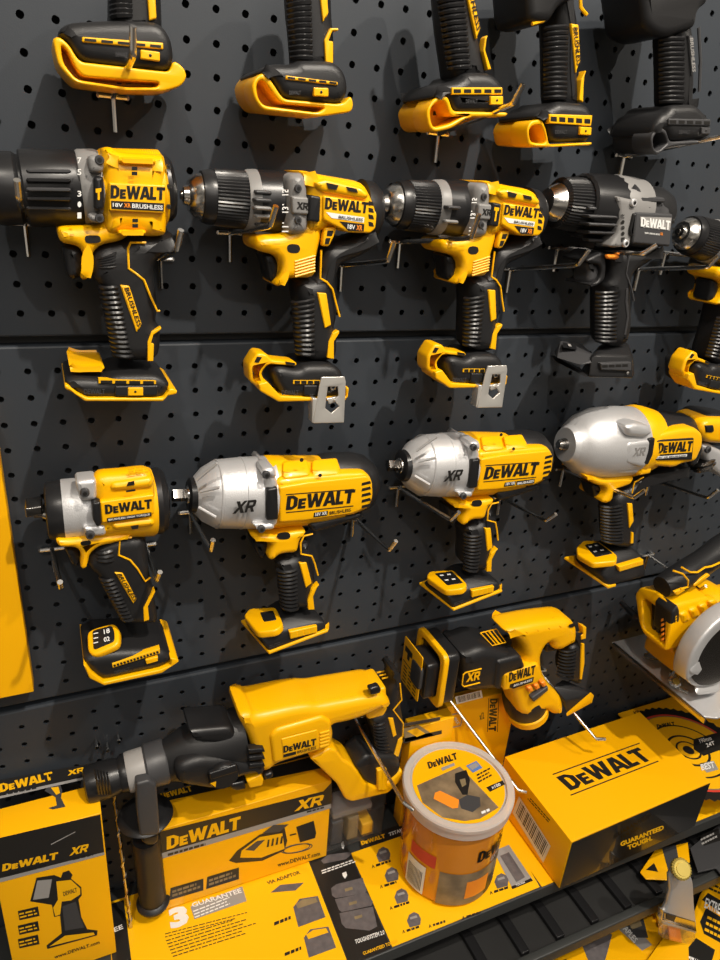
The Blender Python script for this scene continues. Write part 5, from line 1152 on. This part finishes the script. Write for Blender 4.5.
pack('yellow pack with grey curved tool picture below the tray lip', [(535,982),(578,925),(600,912),(655,962),(640,1000),(560,1010)], ZB, prints=[('q',[(580,940),(600,925),(612,935),(604,965),(590,985),(588,960)],'case'),('t','ADJUSTABLE',(560,962),(572,985),(566,958),'pbk')])
pack('yellow pack with black stripe and round grey product beside the knife', [(598,916),(640,884),(668,912),(672,960),(640,975)], ZB-2, prints=[('q',[(612,920),(622,913),(652,945),(640,952),(630,948)],'pgy'),('q',[(615,912),(640,905),(648,938),(636,938)],'gry',.6),('q',[(624,916),(636,910),(642,926),(632,930)],'tan',.9),('t','STAPLES',(618,924),(634,944),(622,920),'wht')])
pack('narrow yellow pack with black lettering left of the knife', [(645,888),(668,878),(682,905),(660,925)], ZB+6, prints=[('q',[(659,892),(666,888),(670,898),(663,902)],'pbk'),('b',(650,900),(662,920),(658,896),3,'pbk')])
pack('plain yellow pack lying under the knife', [(640,970),(672,925),(688,930),(690,985),(640,1000)], ZB+8)
pack('yellow and black pack with white lettering at bottom right corner', [(678,960),(700,895),(716,868),(760,885),(760,985),(690,985)], ZB+6, prints=[('q',[(702,900),(708,893),(730,906),(728,918)],'pbk'),('t','EXTREME',(704,908),(726,918),(706,898),'wht'),('q',[(700,922),(706,908),(732,924),(730,948),(704,934)],'pbk'),('b',(704,932),(724,942),(708,914),3,'dyel'),('b',(708,890),(730,900),(712,882),2,'pbk'),('q',[(680,958),(696,938),(715,950),(705,985),(685,980)],'pbk'),('t','TITANIUM',(684,968),(704,976),(688,956),'wht')])
pack('yellow carton edge beside a black band under the tray lip', [(455,985),(530,945),(545,975),(500,1005)], ZB, prints=[('q',[(490,975),(505,966),(515,980),(498,990)],'pbk')])
pack('yellow and black carded pack behind the knife top', [(640,872),(655,850),(688,842),(690,862),(668,880),(646,879)], ZL+18, T=2, prints=[('q',[(646,870),(654,863),(658,872)],'pbk'),('q',[(662,848),(676,845),(680,868),(668,870)],'gry')])
pack('black carded pack with grey print right of the knife', [(690,848),(722,822),(760,850),(745,905),(716,868),(698,872)], ZL+16, m='gry', T=3, prints=[('q',[(700,836),(718,828),(722,840),(704,846)],'pbk'),('b',(702,846),(718,838),(700,838),2,'pgy')])
def knife():
    T = Thing('utility_knife', 'grey metal utility knife with gold knurled wheel hanging at bottom right', 'knife')
    d0 = 262; zt = None
    h = lambda p, d: at(p[0], p[1], d)
    b = T.part('handle', 'sil')
    L = [(670,878),(674,872),(688,872),(693,880),(694,885),(695,905),(697,925),(696,934),(664,926),(661,920),(668,905),(671,890)]
    b.prism([h(p, d0) for p in L], (0,-1,0), 9, 4, M['sil'], rc=3)
    c = T.part('collar', 'ste'); c.prism([h(p, d0+1) for p in [(664,912),(696,922),(696,932),(662,921)]], (0,-1,0), 11, 2, rc=2); c.prism([h(p, d0+2) for p in [(667,914),(676,917),(674,922),(666,919)]], (0,-1,0), 2, .4, M['pbk'])
    g = T.part('thumb_wheel', 'gld'); q = h((681,869), d0+4); v = Vector((-.25,-.6,.76)); g.lathe(q-v*5, q+v*5, [(0,11),(2,13.5),(7,13.5),(9,11)], n=48, knurl=1); g.lathe(q+v*3, q+v*6, [(0,9),(2.4,8.5)], M['gld'], 30)
    w = T.part('blade_sleeve', 'clr'); w.prism([h(p, d0) for p in [(662,922),(696,932),(694,946),(662,938)]], (0,-1,0), 8, 1); w.prism([h(p, d0-3) for p in [(668,925),(680,929),(682,943),(670,940)]], (0,-1,0), 2, .2, M['org'])
    k = T.part('hang_card', 'pbk'); 
    T.finish()
knife()
# ------------------------------------------------------------------ light, world and camera
def lamp(name, kind, loc, tgt, power, size=.05, col=(1,.86,.68), ang=80, blend=.6):
    L = bpy.data.lights.new(name, kind); L.energy = power; L.color = col
    if kind == 'SPOT': L.spot_size = math.radians(ang); L.spot_blend = blend; L.shadow_soft_size = size
    elif kind == 'AREA': L.shape = 'RECTANGLE'; L.size = size; L.size_y = size
    else: L.shadow_soft_size = size
    o = bpy.data.objects.new(name, L); COL.objects.link(o)
    a = Vector((loc[0]*.001, loc[1]*.001, Z0+loc[2]*.001)); b = Vector((tgt[0]*.001, tgt[1]*.001, Z0+tgt[2]*.001))
    o.location = a; o.rotation_euler = (b-a).to_track_quat('-Z', 'Y').to_euler()
WARM = (1, .91, .79)
lamp('ceiling_spot', 'SPOT', (560, -1050, 1250), (300, -60, -450), 132, .022, WARM, 95)
lamp('ceiling_spot', 'SPOT', (-420, -1250, 1250), (250, -60, -450), 48, .022, WARM, 95)
lamp('ceiling_spot', 'SPOT', (1450, -1200, 1250), (600, -60, -450), 60, .022, WARM, 95)
lamp('fill_light', 'AREA', (300, -2200, 1250), (300, 0, -300), 20, 1.4, (1,.93,.85))  # unseen area light added as soft ambient fill, not a fixture of the store
w = bpy.data.worlds.new('store_ambience'); SC.world = w; w.use_nodes = True; nt = w.node_tree
bg = nt.nodes['Background']; tc = nt.nodes.new('ShaderNodeTexCoord'); n = nt.nodes.new('ShaderNodeTexNoise'); n.inputs['Scale'].default_value = 3.5; n.inputs['Detail'].default_value = 2
r = nt.nodes.new('ShaderNodeValToRGB'); r.color_ramp.elements[0].position = .45; r.color_ramp.elements[0].color = (.06,.055,.05,1); r.color_ramp.elements[1].position = .68; r.color_ramp.elements[1].color = (.9,.8,.66,1)
nt.links.new(tc.outputs['Generated'], n.inputs['Vector']); nt.links.new(n.outputs['Fac'], r.inputs['Fac']); nt.links.new(r.outputs['Color'], bg.inputs['Color'])
bg.inputs['Strength'].default_value = .65
cd = bpy.data.cameras.new('camera'); cam = bpy.data.objects.new('camera', cd); COL.objects.link(cam); SC.camera = cam
cd.sensor_fit = 'VERTICAL'; cd.sensor_height = 36; cd.lens = FOC/960*36; cd.clip_start = .02; cd.clip_end = 50
rr, rd, rf = Vector(RC[0]), Vector(RC[1]), Vector(RC[2])
Mx = Matrix((rr, -rd, -rf)).transposed().to_4x4(); Mx.translation = Vector((CAM.x*.001, CAM.y*.001, Z0+CAM.z*.001)); cam.matrix_world = Mx
SC.view_settings.view_transform = 'Standard'; SC.view_settings.look = 'None'; SC.view_settings.gamma = 1; SC.view_settings.use_curve_mapping = False
SC.view_settings.exposure = 0
SC.cycles.max_bounces = 8
